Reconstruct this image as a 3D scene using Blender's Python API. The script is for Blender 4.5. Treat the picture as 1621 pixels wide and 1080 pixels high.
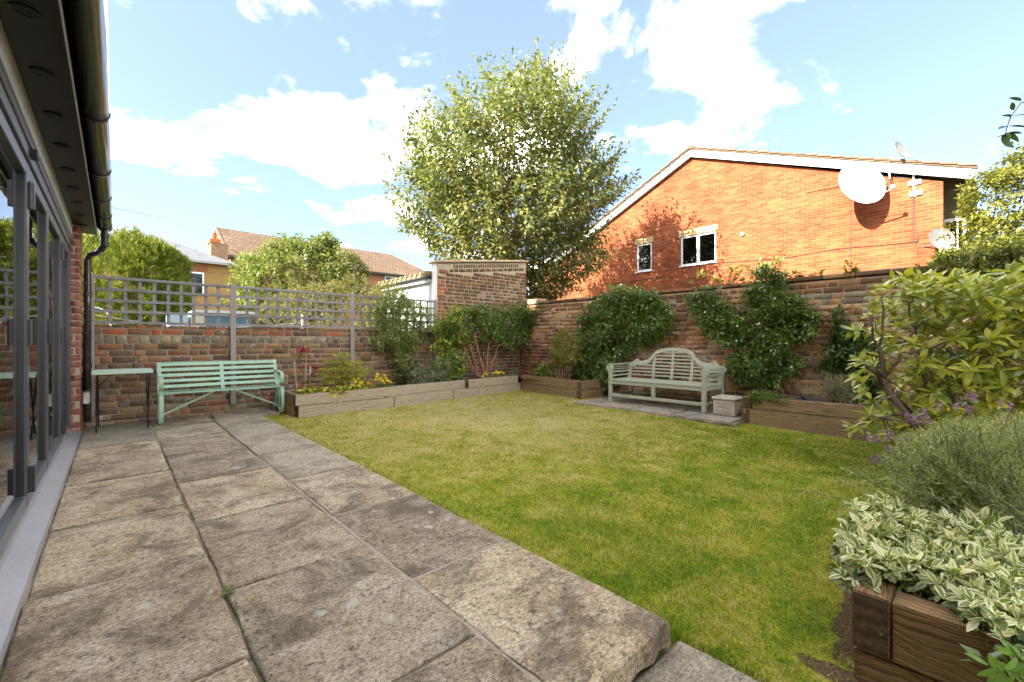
import bpy, bmesh, math, random
import numpy as np
from mathutils import Vector, Matrix, noise as mnoise
R = math.radians
rng = np.random.default_rng(11); random.seed(11)
for o in list(bpy.data.objects): bpy.data.objects.remove(o)
sc = bpy.context.scene; COL = sc.collection

# ------------------------------------------------------------------ camera
CAM_H, FPX, YAW = 1.05, 680.0, R(42.8)          # eye height (m), focal length in photo pixels, heading
cd = bpy.data.cameras.new('camera'); cam = bpy.data.objects.new('camera', cd); COL.objects.link(cam)
cam.location = (0, 0, CAM_H); cam.rotation_euler = (R(90), 0, -YAW)
cd.sensor_width = 36; cd.lens = 36 * FPX / 1621; cd.clip_start = .05; cd.clip_end = 3000
sc.camera = cam
# ------------------------------------------------------------------ sky, sun, exposure
SUN_EL, SUN_DIR = R(33), Vector((1, -.19, 0)).normalized()     # SUN_DIR: the way the light travels, seen from above
w = bpy.data.worlds.new('World'); sc.world = w; w.use_nodes = True
nt = w.node_tree; nt.nodes.clear()
def N(nt, typ, inp=None, **kw):
    n = nt.nodes.new(typ)
    for k, v in kw.items(): setattr(n, k, v)
    for k, v in (inp or {}).items():
        s = n.inputs[k]
        if isinstance(v, bpy.types.NodeSocket): nt.links.new(v, s)
        else: s.default_value = v
    return n
def ramp(nt, fac, stops, interp='LINEAR'):
    r = N(nt, 'ShaderNodeValToRGB', {0: fac}); e = r.color_ramp; e.interpolation = interp
    while len(e.elements) < len(stops): e.elements.new(1)
    for el, (p, c) in zip(e.elements, stops):
        el.position = p; el.color = (*c, 1) if len(c) == 3 else c
    return r.outputs[0]
def math_(nt, op, a, b=0.0, c=None, clamp=False):
    d = {0: a, 1: b}
    if c is not None: d[2] = c
    return N(nt, 'ShaderNodeMath', d, operation=op, use_clamp=clamp).outputs[0]
def mixc(nt, f, a, b, mode='MIX'):
    n = N(nt, 'ShaderNodeMix', data_type='RGBA', blend_type=mode)
    for k, v in ((0, f), (6, a), (7, b)):
        s = n.inputs[k]
        if isinstance(v, bpy.types.NodeSocket): nt.links.new(v, s)
        else: s.default_value = (*v, 1) if isinstance(v, tuple) and len(v) == 3 else v
    return n.outputs[2]
sky = N(nt, 'ShaderNodeTexSky', sky_type='NISHITA', sun_disc=False, sun_elevation=SUN_EL,
        sun_rotation=math.atan2(-SUN_DIR.x, -SUN_DIR.y), altitude=50, air_density=1.0, dust_density=1.6, ozone_density=1.4)
tc = N(nt, 'ShaderNodeTexCoord')
sep = N(nt, 'ShaderNodeSeparateXYZ', {0: tc.outputs['Generated']})
den = math_(nt, 'ADD', math_(nt, 'MAXIMUM', sep.outputs[2], 0.0), .22)
pv = N(nt, 'ShaderNodeCombineXYZ', {0: math_(nt, 'DIVIDE', sep.outputs[0], den), 1: math_(nt, 'DIVIDE', sep.outputs[1], den), 2: 3.1})
pm = N(nt, 'ShaderNodeMapping', {0: pv.outputs[0], 1: (2.1, 2.3, 0)})
n1 = N(nt, 'ShaderNodeTexNoise', {'Vector': pm.outputs[0], 'Scale': 2.35, 'Detail': 9, 'Roughness': .56, 'Distortion': .35})
n2 = N(nt, 'ShaderNodeTexNoise', {'Vector': pm.outputs[0], 'Scale': 11., 'Detail': 7, 'Roughness': .6})
dens = math_(nt, 'ADD', n1.outputs[0], math_(nt, 'MULTIPLY', math_(nt, 'SUBTRACT', n2.outputs[0], .5), .16))
mask = math_(nt, 'POWER', N(nt, 'ShaderNodeMapRange', {0: dens, 1: .49, 2: .76, 3: 0., 4: 1.}, clamp=True).outputs[0], 2.6)
skyc = mixc(nt, 1., mixc(nt, .18, sky.outputs[0], (5.2, 6.4, 7.2)), (.235, .24, .275), 'MULTIPLY')
cloud = mixc(nt, mask, skyc, (64., 60., 53.))
bg = N(nt, 'ShaderNodeBackground', {0: cloud, 1: .13})
nt.links.new(bg.outputs[0], N(nt, 'ShaderNodeOutputWorld').inputs[0])
sd = bpy.data.lights.new('sun', 'SUN'); sd.energy = 2.5; sd.angle = R(.5); sd.color = (1, .94, .84)
sun = bpy.data.objects.new('sun', sd); COL.objects.link(sun); sun.location = (-20, 4, 20)
trav = Vector((SUN_DIR.x * math.cos(SUN_EL), SUN_DIR.y * math.cos(SUN_EL), -math.sin(SUN_EL)))
sun.rotation_euler = trav.to_track_quat('-Z', 'Y').to_euler()
vs = sc.view_settings; vs.view_transform = 'Standard'; vs.look = 'None'; vs.gamma = 1; vs.use_curve_mapping = False
vs.exposure = 3.35

# ------------------------------------------------------------------ helpers
SN, CS = math.sin(YAW), math.cos(YAW)
def ray(px, py): l = (px - 810.5) / FPX; return SN + l * CS, CS - l * SN, (540 - py) / FPX
def onX(px, py, X): r = ray(px, py); t = X / r[0]; return Vector((X, r[1] * t, CAM_H + r[2] * t))
def onY(px, py, Y): r = ray(px, py); t = Y / r[1]; return Vector((r[0] * t, Y, CAM_H + r[2] * t))
def at(px, py, d): r = ray(px, py); return Vector((r[0] * d, r[1] * d, CAM_H + r[2] * d))
def proj(p):
    d = p[0] * SN + p[1] * CS
    if d < .2: return None
    return 810.5 + FPX * (p[0] * CS - p[1] * SN) / d, 540 - FPX * (p[2] - CAM_H) / d, d
def shown(p, size):                        # how large a piece shows, 0 if out of view
    q = proj(p)
    if not q or not (-30 < q[0] < 1651 and -30 < q[1] < 1110): return 0
    return size / q[2]
WM = {}                                    # world matrices of parents
def link(o, parent=None, mw=None):
    COL.objects.link(o)
    mw = mw or Matrix.Identity(4)
    if parent is not None:
        o.parent = parent; o.matrix_parent_inverse = WM[parent.name].inverted()
    o.matrix_basis = mw; WM[o.name] = mw.copy()
    return o
def tag(o, label=None, cat=None, group=None, kind=None):
    for k, v in (('label', label), ('category', cat), ('group', group), ('kind', kind)):
        if v: o[k] = v
    return o
def thing(name, label, cat, loc=(0, 0, 0), rz=0, group=None):
    o = bpy.data.objects.new(name, None); o.empty_display_size = .1
    link(o, None, Matrix.Translation(Vector(loc)) @ Matrix.Rotation(rz, 4, 'Z'))
    return tag(o, label, cat, group)
def dup(root, mw, label=None, group=None):
    r = root.copy(); COL.objects.link(r); r.matrix_basis = mw; WM[r.name] = mw.copy()
    if label: r['label'] = label
    if group: r['group'] = group
    def rec(a, b):
        for ch in list(a.children):
            c = ch.copy(); COL.objects.link(c); c.parent = b; rec(ch, c)
    rec(root, r)
    return r
def mesh_np(name, V, F, mats, rnd=None, uv=None, smooth=False):
    V = np.asarray(V, np.float32); F = np.asarray(F, np.int32); k = F.shape[1]
    me = bpy.data.meshes.new(name); me.vertices.add(len(V)); me.vertices.foreach_set('co', V.ravel())
    me.loops.add(F.size); me.loops.foreach_set('vertex_index', F.ravel())
    me.polygons.add(len(F)); me.polygons.foreach_set('loop_start', np.arange(0, F.size, k, dtype=np.int32))
    me.polygons.foreach_set('loop_total', np.full(len(F), k, np.int32))
    if smooth: me.polygons.foreach_set('use_smooth', np.ones(len(F), bool))
    me.update(calc_edges=True)
    if rnd is not None:
        a = me.attributes.new('rnd', 'FLOAT', 'POINT'); a.data.foreach_set('value', np.asarray(rnd, np.float32))
    if uv is not None:
        l = me.uv_layers.new(name='UVMap'); l.data.foreach_set('uv', np.asarray(uv, np.float32)[F.ravel()].ravel())
    for m in (mats if isinstance(mats, (list, tuple)) else [mats]): me.materials.append(m)
    return me
def obj(name, me, parent=None, mw=None, kind=None):
    o = bpy.data.objects.new(name, me); link(o, parent, mw)
    if kind: o['kind'] = kind
    return o
class MB:
    """collects shapes for one mesh object, in world coordinates"""
    def __init__(s): s.v = []; s.f = []; s.T = Matrix.Identity(4)
    def add(s, vs, fs):
        b = len(s.v); s.v += [tuple(s.T @ Vector(v)) for v in vs]; s.f += [tuple(b + i for i in f) for f in fs]; return s
    def box(s, a, b):
        x0, y0, z0 = a; x1, y1, z1 = b
        return s.add([(x0, y0, z0), (x1, y0, z0), (x1, y1, z0), (x0, y1, z0), (x0, y0, z1), (x1, y0, z1), (x1, y1, z1), (x0, y1, z1)],
                     [(0, 3, 2, 1), (4, 5, 6, 7), (0, 1, 5, 4), (1, 2, 6, 5), (2, 3, 7, 6), (3, 0, 4, 7)])
    def bar(s, p, q, wd, ht, up=(0, 0, 1)):            # rectangular bar from p to q
        p, q = Vector(p), Vector(q); d = (q - p).normalized(); sd = d.cross(Vector(up))
        if sd.length < 1e-4: sd = d.cross(Vector((1, 0, 0)))
        sd.normalize(); u = sd.cross(d); sd *= wd / 2; u *= ht / 2
        c = [p - sd - u, p + sd - u, p + sd + u, p - sd + u]
        return s.add(c + [x + (q - p) for x in c], [(0, 1, 2, 3), (4, 7, 6, 5), (0, 4, 5, 1), (1, 5, 6, 2), (2, 6, 7, 3), (3, 7, 4, 0)])
    def tube(s, pts, r, n=8, cap=True):
        pts = [Vector(p) for p in pts]; m = len(pts); rs = r if isinstance(r, (list, tuple)) else [r] * m
        vs, fs = [], []; ref = None
        for i, p in enumerate(pts):
            t = (pts[min(i + 1, m - 1)] - pts[max(i - 1, 0)]).normalized()
            if ref is None: ref = t.orthogonal().normalized()
            a = (ref - t * ref.dot(t)); a = a.normalized() if a.length > 1e-5 else t.orthogonal().normalized()
            ref = a; b = t.cross(a)
            vs += [p + (a * math.cos(2 * math.pi * j / n) + b * math.sin(2 * math.pi * j / n)) * rs[i] for j in range(n)]
        for i in range(m - 1):
            for j in range(n): fs.append((i * n + j, i * n + (j + 1) % n, (i + 1) * n + (j + 1) % n, (i + 1) * n + j))
        if cap: fs += [tuple(range(n - 1, -1, -1)), tuple((m - 1) * n + j for j in range(n))]
        return s.add(vs, fs)
    def strap(s, pts, wd, th, axis):                  # flat strip bent through pts, width along axis
        pts = [Vector(p) for p in pts]; ax = Vector(axis).normalized(); m = len(pts); vs, fs = [], []
        for i, p in enumerate(pts):
            t = (pts[min(i + 1, m - 1)] - pts[max(i - 1, 0)]).normalized(); nn = t.cross(ax).normalized()
            vs += [p - ax * wd / 2 - nn * th / 2, p + ax * wd / 2 - nn * th / 2, p + ax * wd / 2 + nn * th / 2, p - ax * wd / 2 + nn * th / 2]
        for i in range(m - 1):
            for j in range(4): fs.append((i * 4 + j, i * 4 + (j + 1) % 4, i * 4 + 4 + (j + 1) % 4, i * 4 + 4 + j))
        fs += [(3, 2, 1, 0), tuple(m * 4 - 4 + j for j in range(4))]
        return s.add(vs, fs)
    def prism(s, poly, d):                             # poly: 3-D outline, extruded by vector d
        n = len(poly); d = Vector(d); p = [Vector(x) for x in poly]
        return s.add(p + [x + d for x in p], [tuple(range(n)), tuple(range(2 * n - 1, n - 1, -1))] + [(i, i + n, (i + 1) % n + n, (i + 1) % n) for i in range(n)])
    def lathe(s, prof, c, n=16, axis='Z'):
        vs, fs = [], []; c = Vector(c)
        for r, h in prof:
            for j in range(n):
                a = 2 * math.pi * j / n; x, y = r * math.cos(a), r * math.sin(a)
                vs.append(c + Vector({'Z': (x, y, h), 'X': (h, x, y), 'Y': (y, h, x)}[axis]))
        for i in range(len(prof) - 1):
            for j in range(n): fs.append((i * n + j, i * n + (j + 1) % n, (i + 1) * n + (j + 1) % n, (i + 1) * n + j))
        fs += [tuple(range(n - 1, -1, -1)), tuple((len(prof) - 1) * n + j for j in range(n))]
        return s.add(vs, fs)
    def mesh(s, name, mat, bevel=0, smooth=False, seg=1):
        me = bpy.data.meshes.new(name); me.from_pydata(s.v, [], s.f)
        bm = bmesh.new(); bm.from_mesh(me); bmesh.ops.recalc_face_normals(bm, faces=bm.faces[:])
        if bevel: bmesh.ops.bevel(bm, geom=bm.edges[:], offset=bevel, segments=seg, affect='EDGES', clamp_overlap=True)
        bm.to_mesh(me); bm.free()
        me.materials.append(mat)
        if smooth:
            for p in me.polygons: p.use_smooth = True
        return me
    def build(s, name, mat, parent=None, bevel=0, smooth=False, kind=None):
        return obj(name, s.mesh(name, mat, bevel, smooth), parent, kind=kind)

# ------------------------------------------------------------------ materials
MATS = {}
def newmat(name):
    m = bpy.data.materials.new(name); m.use_nodes = True; nt = m.node_tree; nt.nodes.clear(); MATS[name] = m
    return m, nt
def rand_value(nt):                         # per object and, in joined meshes, per piece
    return math_(nt, 'FRACT', math_(nt, 'ADD', N(nt, 'ShaderNodeObjectInfo').outputs['Random'], N(nt, 'ShaderNodeAttribute', attribute_name='rnd').outputs['Fac']))
def coords(nt, rnd=None, stretch=(1, 1, 1)):
    c = N(nt, 'ShaderNodeTexCoord').outputs['Object']
    if stretch != (1, 1, 1): c = N(nt, 'ShaderNodeMapping', {0: c, 3: stretch}).outputs[0]
    if rnd is not None:
        c = N(nt, 'ShaderNodeVectorMath', {0: c, 1: N(nt, 'ShaderNodeVectorMath', {0: (37., 53., 71.), 3: rnd}, operation='SCALE').outputs[0]}, operation='ADD').outputs[0]
    return c
def noise(nt, vec, scale, detail=5, rough=.55, dist=0.):
    return N(nt, 'ShaderNodeTexNoise', {'Vector': vec, 'Scale': scale, 'Detail': detail, 'Roughness': rough, 'Distortion': dist}).outputs[0]
def finish(nt, col, rough=.8, bump=None, bstr=.3, bdist=.01, metallic=0., spec=.4, coat=0.):
    b = N(nt, 'ShaderNodeBsdfPrincipled', {'Base Color': col if isinstance(col, bpy.types.NodeSocket) else (*col, 1), 'Roughness': rough, 'Metallic': metallic, 'Specular IOR Level': spec, 'Coat Weight': coat})
    if bump is not None: nt.links.new(N(nt, 'ShaderNodeBump', {'Strength': bstr, 'Distance': bdist, 'Height': bump}).outputs[0], b.inputs['Normal'])
    nt.links.new(b.outputs[0], N(nt, 'ShaderNodeOutputMaterial').inputs[0])
def surf(name, cols, scale=3., fine=40., rough=.8, bstr=.3, bdist=.004, var=.25, rand=0., stretch=(1, 1, 1), metallic=0., spec=.4, dirt=None, coat=0.):
    m, nt = newmat(name); rv = rand_value(nt); v = coords(nt, rv, stretch)
    a = noise(nt, v, scale, 6, .6); f = noise(nt, v, fine, 6, .65)
    k = len(cols); lo, hi = .3, .7
    c = ramp(nt, a, [(lo + (hi - lo) * i / max(k - 1, 1), x) for i, x in enumerate(cols)])
    c = mixc(nt, 1., c, ramp(nt, f, [(.25, (1 - var,) * 3), (.75, (1 + var,) * 3)]), 'MULTIPLY')
    if rand: c = mixc(nt, 1., c, ramp(nt, rv, [(0, (1 - rand,) * 3), (.5, (1, 1, 1)), (1, (1 + rand, 1 + rand * .9, 1 + rand * .8))]), 'MULTIPLY')
    if dirt:
        dm = ramp(nt, noise(nt, v, dirt[1], 5, .65), [(dirt[2], (0, 0, 0)), (dirt[2] + .12, (1, 1, 1))])
        c = mixc(nt, dm, c, dirt[0])
    finish(nt, c, rough, math_(nt, 'ADD', f, math_(nt, 'MULTIPLY', a, .6)), bstr, bdist, metallic, spec, coat)
    return m
def brick_mat(name, cols, blotch, white=.62, moss=None, rough=.9):
    m, nt = newmat(name); rv = rand_value(nt); v = coords(nt, rv)
    k = len(cols)
    c = ramp(nt, rv, [(i / k, x) for i, x in enumerate(cols)], 'CONSTANT')
    n1 = noise(nt, v, 9, 5, .6); n2 = noise(nt, v, 55, 6, .7); n3 = noise(nt, v, 6, 6, .7, .4)
    c = mixc(nt, ramp(nt, n1, [(.42, (0, 0, 0)), (.66, (.75,) * 3)]), c, blotch)
    c = mixc(nt, 1., c, ramp(nt, n2, [(.3, (.62,) * 3), (.7, (1.35,) * 3)]), 'MULTIPLY')
    c = mixc(nt, ramp(nt, n3, [(white, (0, 0, 0)), (white + .1, (.75,) * 3)]), c, (.46, .42, .36))
    if moss: c = mixc(nt, ramp(nt, noise(nt, v, 12, 5, .7), [(.58, (0, 0, 0)), (.68, (.8,) * 3)]), c, moss)
    finish(nt, c, rough, math_(nt, 'ADD', n2, n1), .55, .006, spec=.25)
    return m
def leaf_mat(name, cols, trans=.35, rough=.5, spec=.35, vein=None, var=True):
    m, nt = newmat(name); rv = rand_value(nt); k = len(cols)
    c = ramp(nt, rv, [(i / max(k - 1, 1), x) for i, x in enumerate(cols)])
    if vein:                                 # pale margin round a darker middle
        uv = N(nt, 'ShaderNodeSeparateXYZ', {0: N(nt, 'ShaderNodeUVMap', uv_map='UVMap').outputs[0]})
        e = math_(nt, 'ABSOLUTE', math_(nt, 'SUBTRACT', uv.outputs[0], .5))
        e = math_(nt, 'ADD', e, math_(nt, 'MULTIPLY', math_(nt, 'SUBTRACT', noise(nt, coords(nt, rv), 130, 3), .5), .35))
        c = mixc(nt, ramp(nt, math_(nt, 'ADD', e, math_(nt, 'MULTIPLY', math_(nt, 'SUBTRACT', rv, .5), .46)), [(.20, (0, 0, 0)), (.30, (1, 1, 1))]), c, vein)
    b = N(nt, 'ShaderNodeBsdfPrincipled', {'Base Color': c, 'Roughness': rough, 'Specular IOR Level': spec})
    t = N(nt, 'ShaderNodeBsdfTranslucent', {0: mixc(nt, 1., c, (1.15, 1.25, .7), 'MULTIPLY')})
    mx = N(nt, 'ShaderNodeMixShader', {0: trans, 1: b.outputs[0], 2: t.outputs[0]})
    nt.links.new(mx.outputs[0], N(nt, 'ShaderNodeOutputMaterial').inputs[0])
    return m
def plain(name, col, rough=.5, metallic=0., spec=.5, bump=0.):
    m, nt = newmat(name); v = coords(nt); n = noise(nt, v, 25, 4)
    c = mixc(nt, 1., (*col, 1), ramp(nt, n, [(.3, (.9,) * 3), (.7, (1.08,) * 3)]), 'MULTIPLY')
    finish(nt, c, rough, n, bump, .002, metallic, spec); return m
def glass_mat(name, tint=(.9, .95, .95), rough=.01, wob=0.):
    m, nt = newmat(name)
    g = N(nt, 'ShaderNodeBsdfGlossy', {0: (1, 1, 1, 1), 'Roughness': rough})
    if wob: nt.links.new(N(nt, 'ShaderNodeBump', {'Strength': wob, 'Distance': .002, 'Height': noise(nt, coords(nt), 6, 2)}).outputs[0], g.inputs['Normal'])
    t = N(nt, 'ShaderNodeBsdfTransparent', {0: (*tint, 1)})
    mx = N(nt, 'ShaderNodeMixShader', {0: math_(nt, 'ADD', math_(nt, 'MULTIPLY', N(nt, 'ShaderNodeFresnel', {0: 1.5}).outputs[0], .96), .04), 1: t.outputs[0], 2: g.outputs[0]})
    nt.links.new(mx.outputs[0], N(nt, 'ShaderNodeOutputMaterial').inputs[0]); return m
# ------------------------------------------------------------------ ground, patio
def slab_mat(name, cols, speck, ledge=.5):
    m, nt = newmat(name); rv = rand_value(nt); v = coords(nt, rv)
    sv = N(nt, 'ShaderNodeMapping', {0: v, 3: (1., 1.9, 1.)}).outputs[0]; big = noise(nt, v, 2.1, 5, .65, .7); mid = noise(nt, sv, 13, 6, .7, .4); fin = noise(nt, sv, 62, 6, .72); grit = noise(nt, v, 210, 3, .7)
    c = ramp(nt, math_(nt, 'ADD', math_(nt, 'MULTIPLY', big, .55), math_(nt, 'MULTIPLY', mid, .45)), [(.32 + .36 * i / (len(cols) - 1), x) for i, x in enumerate(cols)])
    c = mixc(nt, 1., c, ramp(nt, fin, [(.36, (.36, .335, .30)), (.47, (.85, .83, .80)), (.56, (1.08, 1.06, 1.03)), (.70, (1.5, 1.46, 1.38))]), 'MULTIPLY')
    c = mixc(nt, 1., c, ramp(nt, rv, [(0, (.74, .73, .72)), (.35, (.95,) * 3), (.7, (1.05, 1.02, .97)), (1, (1.2, 1.17, 1.1))]), 'MULTIPLY')
    c = mixc(nt, ramp(nt, noise(nt, v, 3.4, 6, .7, .6), [(.47, (0, 0, 0)), (.62, (.72,) * 3)]), c, speck)
    c = mixc(nt, 1., c, ramp(nt, grit, [(.35, (.72,) * 3), (.6, (1.12,) * 3)]), 'MULTIPLY')
    c = mixc(nt, ramp(nt, noise(nt, v, 34, 6, .75), [(.54, (0, 0, 0)), (.63, (.85,) * 3)]), c, speck)             # dark algae
    li = N(nt, 'ShaderNodeTexVoronoi', {'Vector': N(nt, 'ShaderNodeVectorMath', {0: v, 1: N(nt, 'ShaderNodeVectorMath', {0: N(nt, 'ShaderNodeTexNoise', {'Vector': v, 'Scale': 22}).outputs[1], 3: .05}, operation='SCALE').outputs[0]}, operation='ADD').outputs[0], 'Scale': 8, 'Randomness': 1}, feature='F1')
    lm = math_(nt, 'MULTIPLY', ramp(nt, li.outputs['Distance'], [(.13, (1, 1, 1)), (.22, (0, 0, 0))]), ramp(nt, noise(nt, v, 3.1, 3), [(.47, (0, 0, 0)), (.60, (1, 1, 1))]))
    c = mixc(nt, math_(nt, 'MULTIPLY', lm, .6), c, (.62, .59, .52))                                                 # pale lichen
    steps = ramp(nt, noise(nt, v, 1.9, 4, .55, 1.2), [(0, (0,) * 3), (.40, (.25,) * 3), (.47, (.45,) * 3), (.53, (.65,) * 3), (.61, (.85,) * 3)], 'CONSTANT')
    h = math_(nt, 'ADD', math_(nt, 'MULTIPLY', steps, ledge), math_(nt, 'ADD', math_(nt, 'MULTIPLY', mid, .9), math_(nt, 'MULTIPLY', fin, .8)))
    finish(nt, c, .9, h, 1., .016, spec=.2); return m
M_SLAB = slab_mat('riven_sandstone', [(0.297, 0.221, 0.141), (0.439, 0.341, 0.230), (0.563, 0.466, 0.337), (0.689, 0.608, 0.495)], (.105, .078, .046))
M_SLAB2 = slab_mat('pale_concrete_slab', [(0.360, 0.306, 0.219), (0.442, 0.382, 0.284), (0.524, 0.470, 0.367)], (.21, .17, .12), .12)
M_JOINT = surf('sandy_joint', [(.13, .10, .05), (.33, .26, .17), (.09, .085, .03), (.36, .29, .20)], 2.5, 60, .95, .5)
M_SOIL = surf('dark_soil', [(.035, .022, .014), (.075, .048, .03), (.12, .08, .05)], 12, 70, .95, .9, .02)
def ground_mat():
    m, nt = newmat('far_ground'); v = coords(nt)
    c = ramp(nt, noise(nt, v, .35, 6, .6), [(.35, (.05, .065, .02)), (.6, (.09, .085, .04))])
    finish(nt, c, .95, noise(nt, v, 9, 5), .4, .03); return m
g_ = MB().box((-400, -400, -.6), (700, 700, -.16)).build('ground', ground_mat()); tag(g_, 'plain earth and rough grass the whole garden lies on', 'ground', kind='structure')
patio = obj('patio', MB().box((-.36, -2.4, -.15), (.955, 7.5, -.011)).box((.9555, .815, -.15), (1.535, 7.5, -.011)).mesh('patio', M_JOINT)); tag(patio, 'patio of worn stone slabs between the folding doors and the lawn', 'patio', kind='structure')
def slab(x0, x1, y0, y1, z=0., th=.06, mat=None, nx=6, ny=8, rough=.004, parent=patio, chip=0.):
    sd = random.random() * 90
    g = .008; bw_ = .010; xs = np.concatenate([[x0 + g], np.linspace(x0 + g + bw_, x1 - g - bw_, nx + 1), [x1 - g]]); ys = np.concatenate([[y0 + g], np.linspace(y0 + g + bw_, y1 - g - bw_, ny + 1), [y1 - g]]); nx += 2; ny += 2; V = []; F = []
    dz = random.uniform(-.004, .004); tx, ty = random.uniform(-.004, .004), random.uniform(-.004, .004)
    for j, y in enumerate(ys):
        for i, x in enumerate(xs):
            e = (i in (0, nx)) + (j in (0, ny))
            jx = mnoise.noise((x * 7 + sd, y * 7, 1)) * .007 + mnoise.noise((x * 31 + sd, y * 31, 3)) * .003; jy = mnoise.noise((x * 7, y * 7 + sd, 2)) * .007 + mnoise.noise((x * 29, y * 29 + sd, 5)) * .003
            if chip and j <= 1: jy += (.5 + mnoise.noise((x * 6, 3, sd)) + .35 * mnoise.noise((x * 24, 3, sd))) * chip
            V.append((x + (jx if i in (0, nx) else 0), y + (jy if j in (0, ny) or (chip and j == 1) else 0),
                      z + dz + tx * (x - x0) + ty * (y - y0) + mnoise.noise((x * 5 + sd, y * 5, 0)) * rough - (.003 if e == 1 else .006 if e == 2 else 0)))
    n = len(V); idx = lambda i, j: j * (nx + 1) + i
    for j in range(ny):
        for i in range(nx): F.append((idx(i, j), idx(i + 1, j), idx(i + 1, j + 1), idx(i, j + 1)))
    ring = [idx(i, 0) for i in range(nx + 1)] + [idx(nx, j) for j in range(1, ny + 1)] + [idx(i, ny) for i in range(nx - 1, -1, -1)] + [idx(0, j) for j in range(ny - 1, 0, -1)]
    for q in ring:
        x, y, zz = V[q]
        k = chip and y < y0 + .12
        V.append((x, y + (.014 * mnoise.noise((x * 14, 8, sd)) if k else 0), z - th))
    m = len(ring)
    for a in range(m): b = (a + 1) % m; F.append((ring[b], ring[a], n + a, n + b))
    me = bpy.data.meshes.new('slab'); me.from_pydata(V, [], F); me.materials.append(mat or M_SLAB)
    for p in list(me.polygons)[:nx * ny]: p.use_smooth = True
    return obj('slab', me, parent)
def column(x0, x1, ys, mats, **kw):
    for a, b, m in zip(ys[:-1], ys[1:], mats): slab(x0, x1, a, b, mat=m, **kw)
A_, B_ = M_SLAB, M_SLAB2
column(-.27, .335, [-2.2, -1.2, -.25, .72, 1.65, 2.59, 3.485, 4.475, 5.34, 5.92, 6.86, 7.46], [A_] * 9 + [B_, B_])
column(.335, .96, [-2.2, -1.5, -.6, .30, 1.22, 2.14, 3.07, 4.01, 4.985, 5.91, 6.66, 7.46], [A_] * 9 + [B_, A_])
column(.96, 1.537, [.77, 1.695, 2.63, 3.555, 4.475, 5.39, 6.27, 6.95], [A_, A_, A_, B_, B_, B_, B_], rough=.003)
bpy.data.objects.remove([o for o in patio.children if abs(sum(v.co.y for v in o.data.vertices) / len(o.data.vertices) - 1.2) < .12 and sum(v.co.x for v in o.data.vertices) / len(o.data.vertices) > 1.1][0])
slab(.96, 1.537, .77, 1.695, mat=A_, nx=26, ny=12, th=.085, chip=.016)
slab(1.0, 1.80, 6.97, 7.46, mat=B_)
M_MSTR = surf('pale_mortar_joint', [(.25, .20, .14), (.31, .25, .18), (.20, .16, .11)], 3, 60, .95, .5)
def mortar(x0, x1, y0, y1):
    n = max(int(max(x1 - x0, y1 - y0) / .05), 2); V = []; F = []; lx = x1 - x0 > y1 - y0
    for i in range(n + 1):
        t = i / n; j = mnoise.noise((t * n * .6, x0 * 9, y0)) * .004; k = mnoise.noise((t * n * .9, x0, y0 * 7)) * .005
        for e in (0, 1): V.append((x0 + (x1 - x0) * t, (y0 - k if e == 0 else y1 + j), -.005 + k * .4) if lx else ((x0 - k if e == 0 else x1 + j), y0 + (y1 - y0) * t, -.005 + k * .4))
        if i: a = 2 * i - 2; F.append((a, a + 2, a + 3, a + 1) if lx else (a, a + 1, a + 3, a + 2))
    obj('mortar_joint', mesh_np('mortar_joint', V, F, M_MSTR), patio)
mortar(.949, .972, .80, 4.45)
for y in (1.695, 2.63): mortar(.975, 1.53, y - .012, y + .012)
mortar(.326, .345, 5.4, 7.0)
lowp = obj('step', MB().box((.98, -2.4, -.18), (1.575, .80, -.115)).mesh('step', M_JOINT)); tag(lowp, 'lower stone step at the broken end of the patio', 'step', kind='structure')
slab(.985, 1.58, -.14, .775, z=-.082, mat=B_, parent=lowp, th=.05); slab(.985, 1.58, -1.06, -.15, z=-.082, mat=B_, parent=lowp, th=.05)

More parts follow.
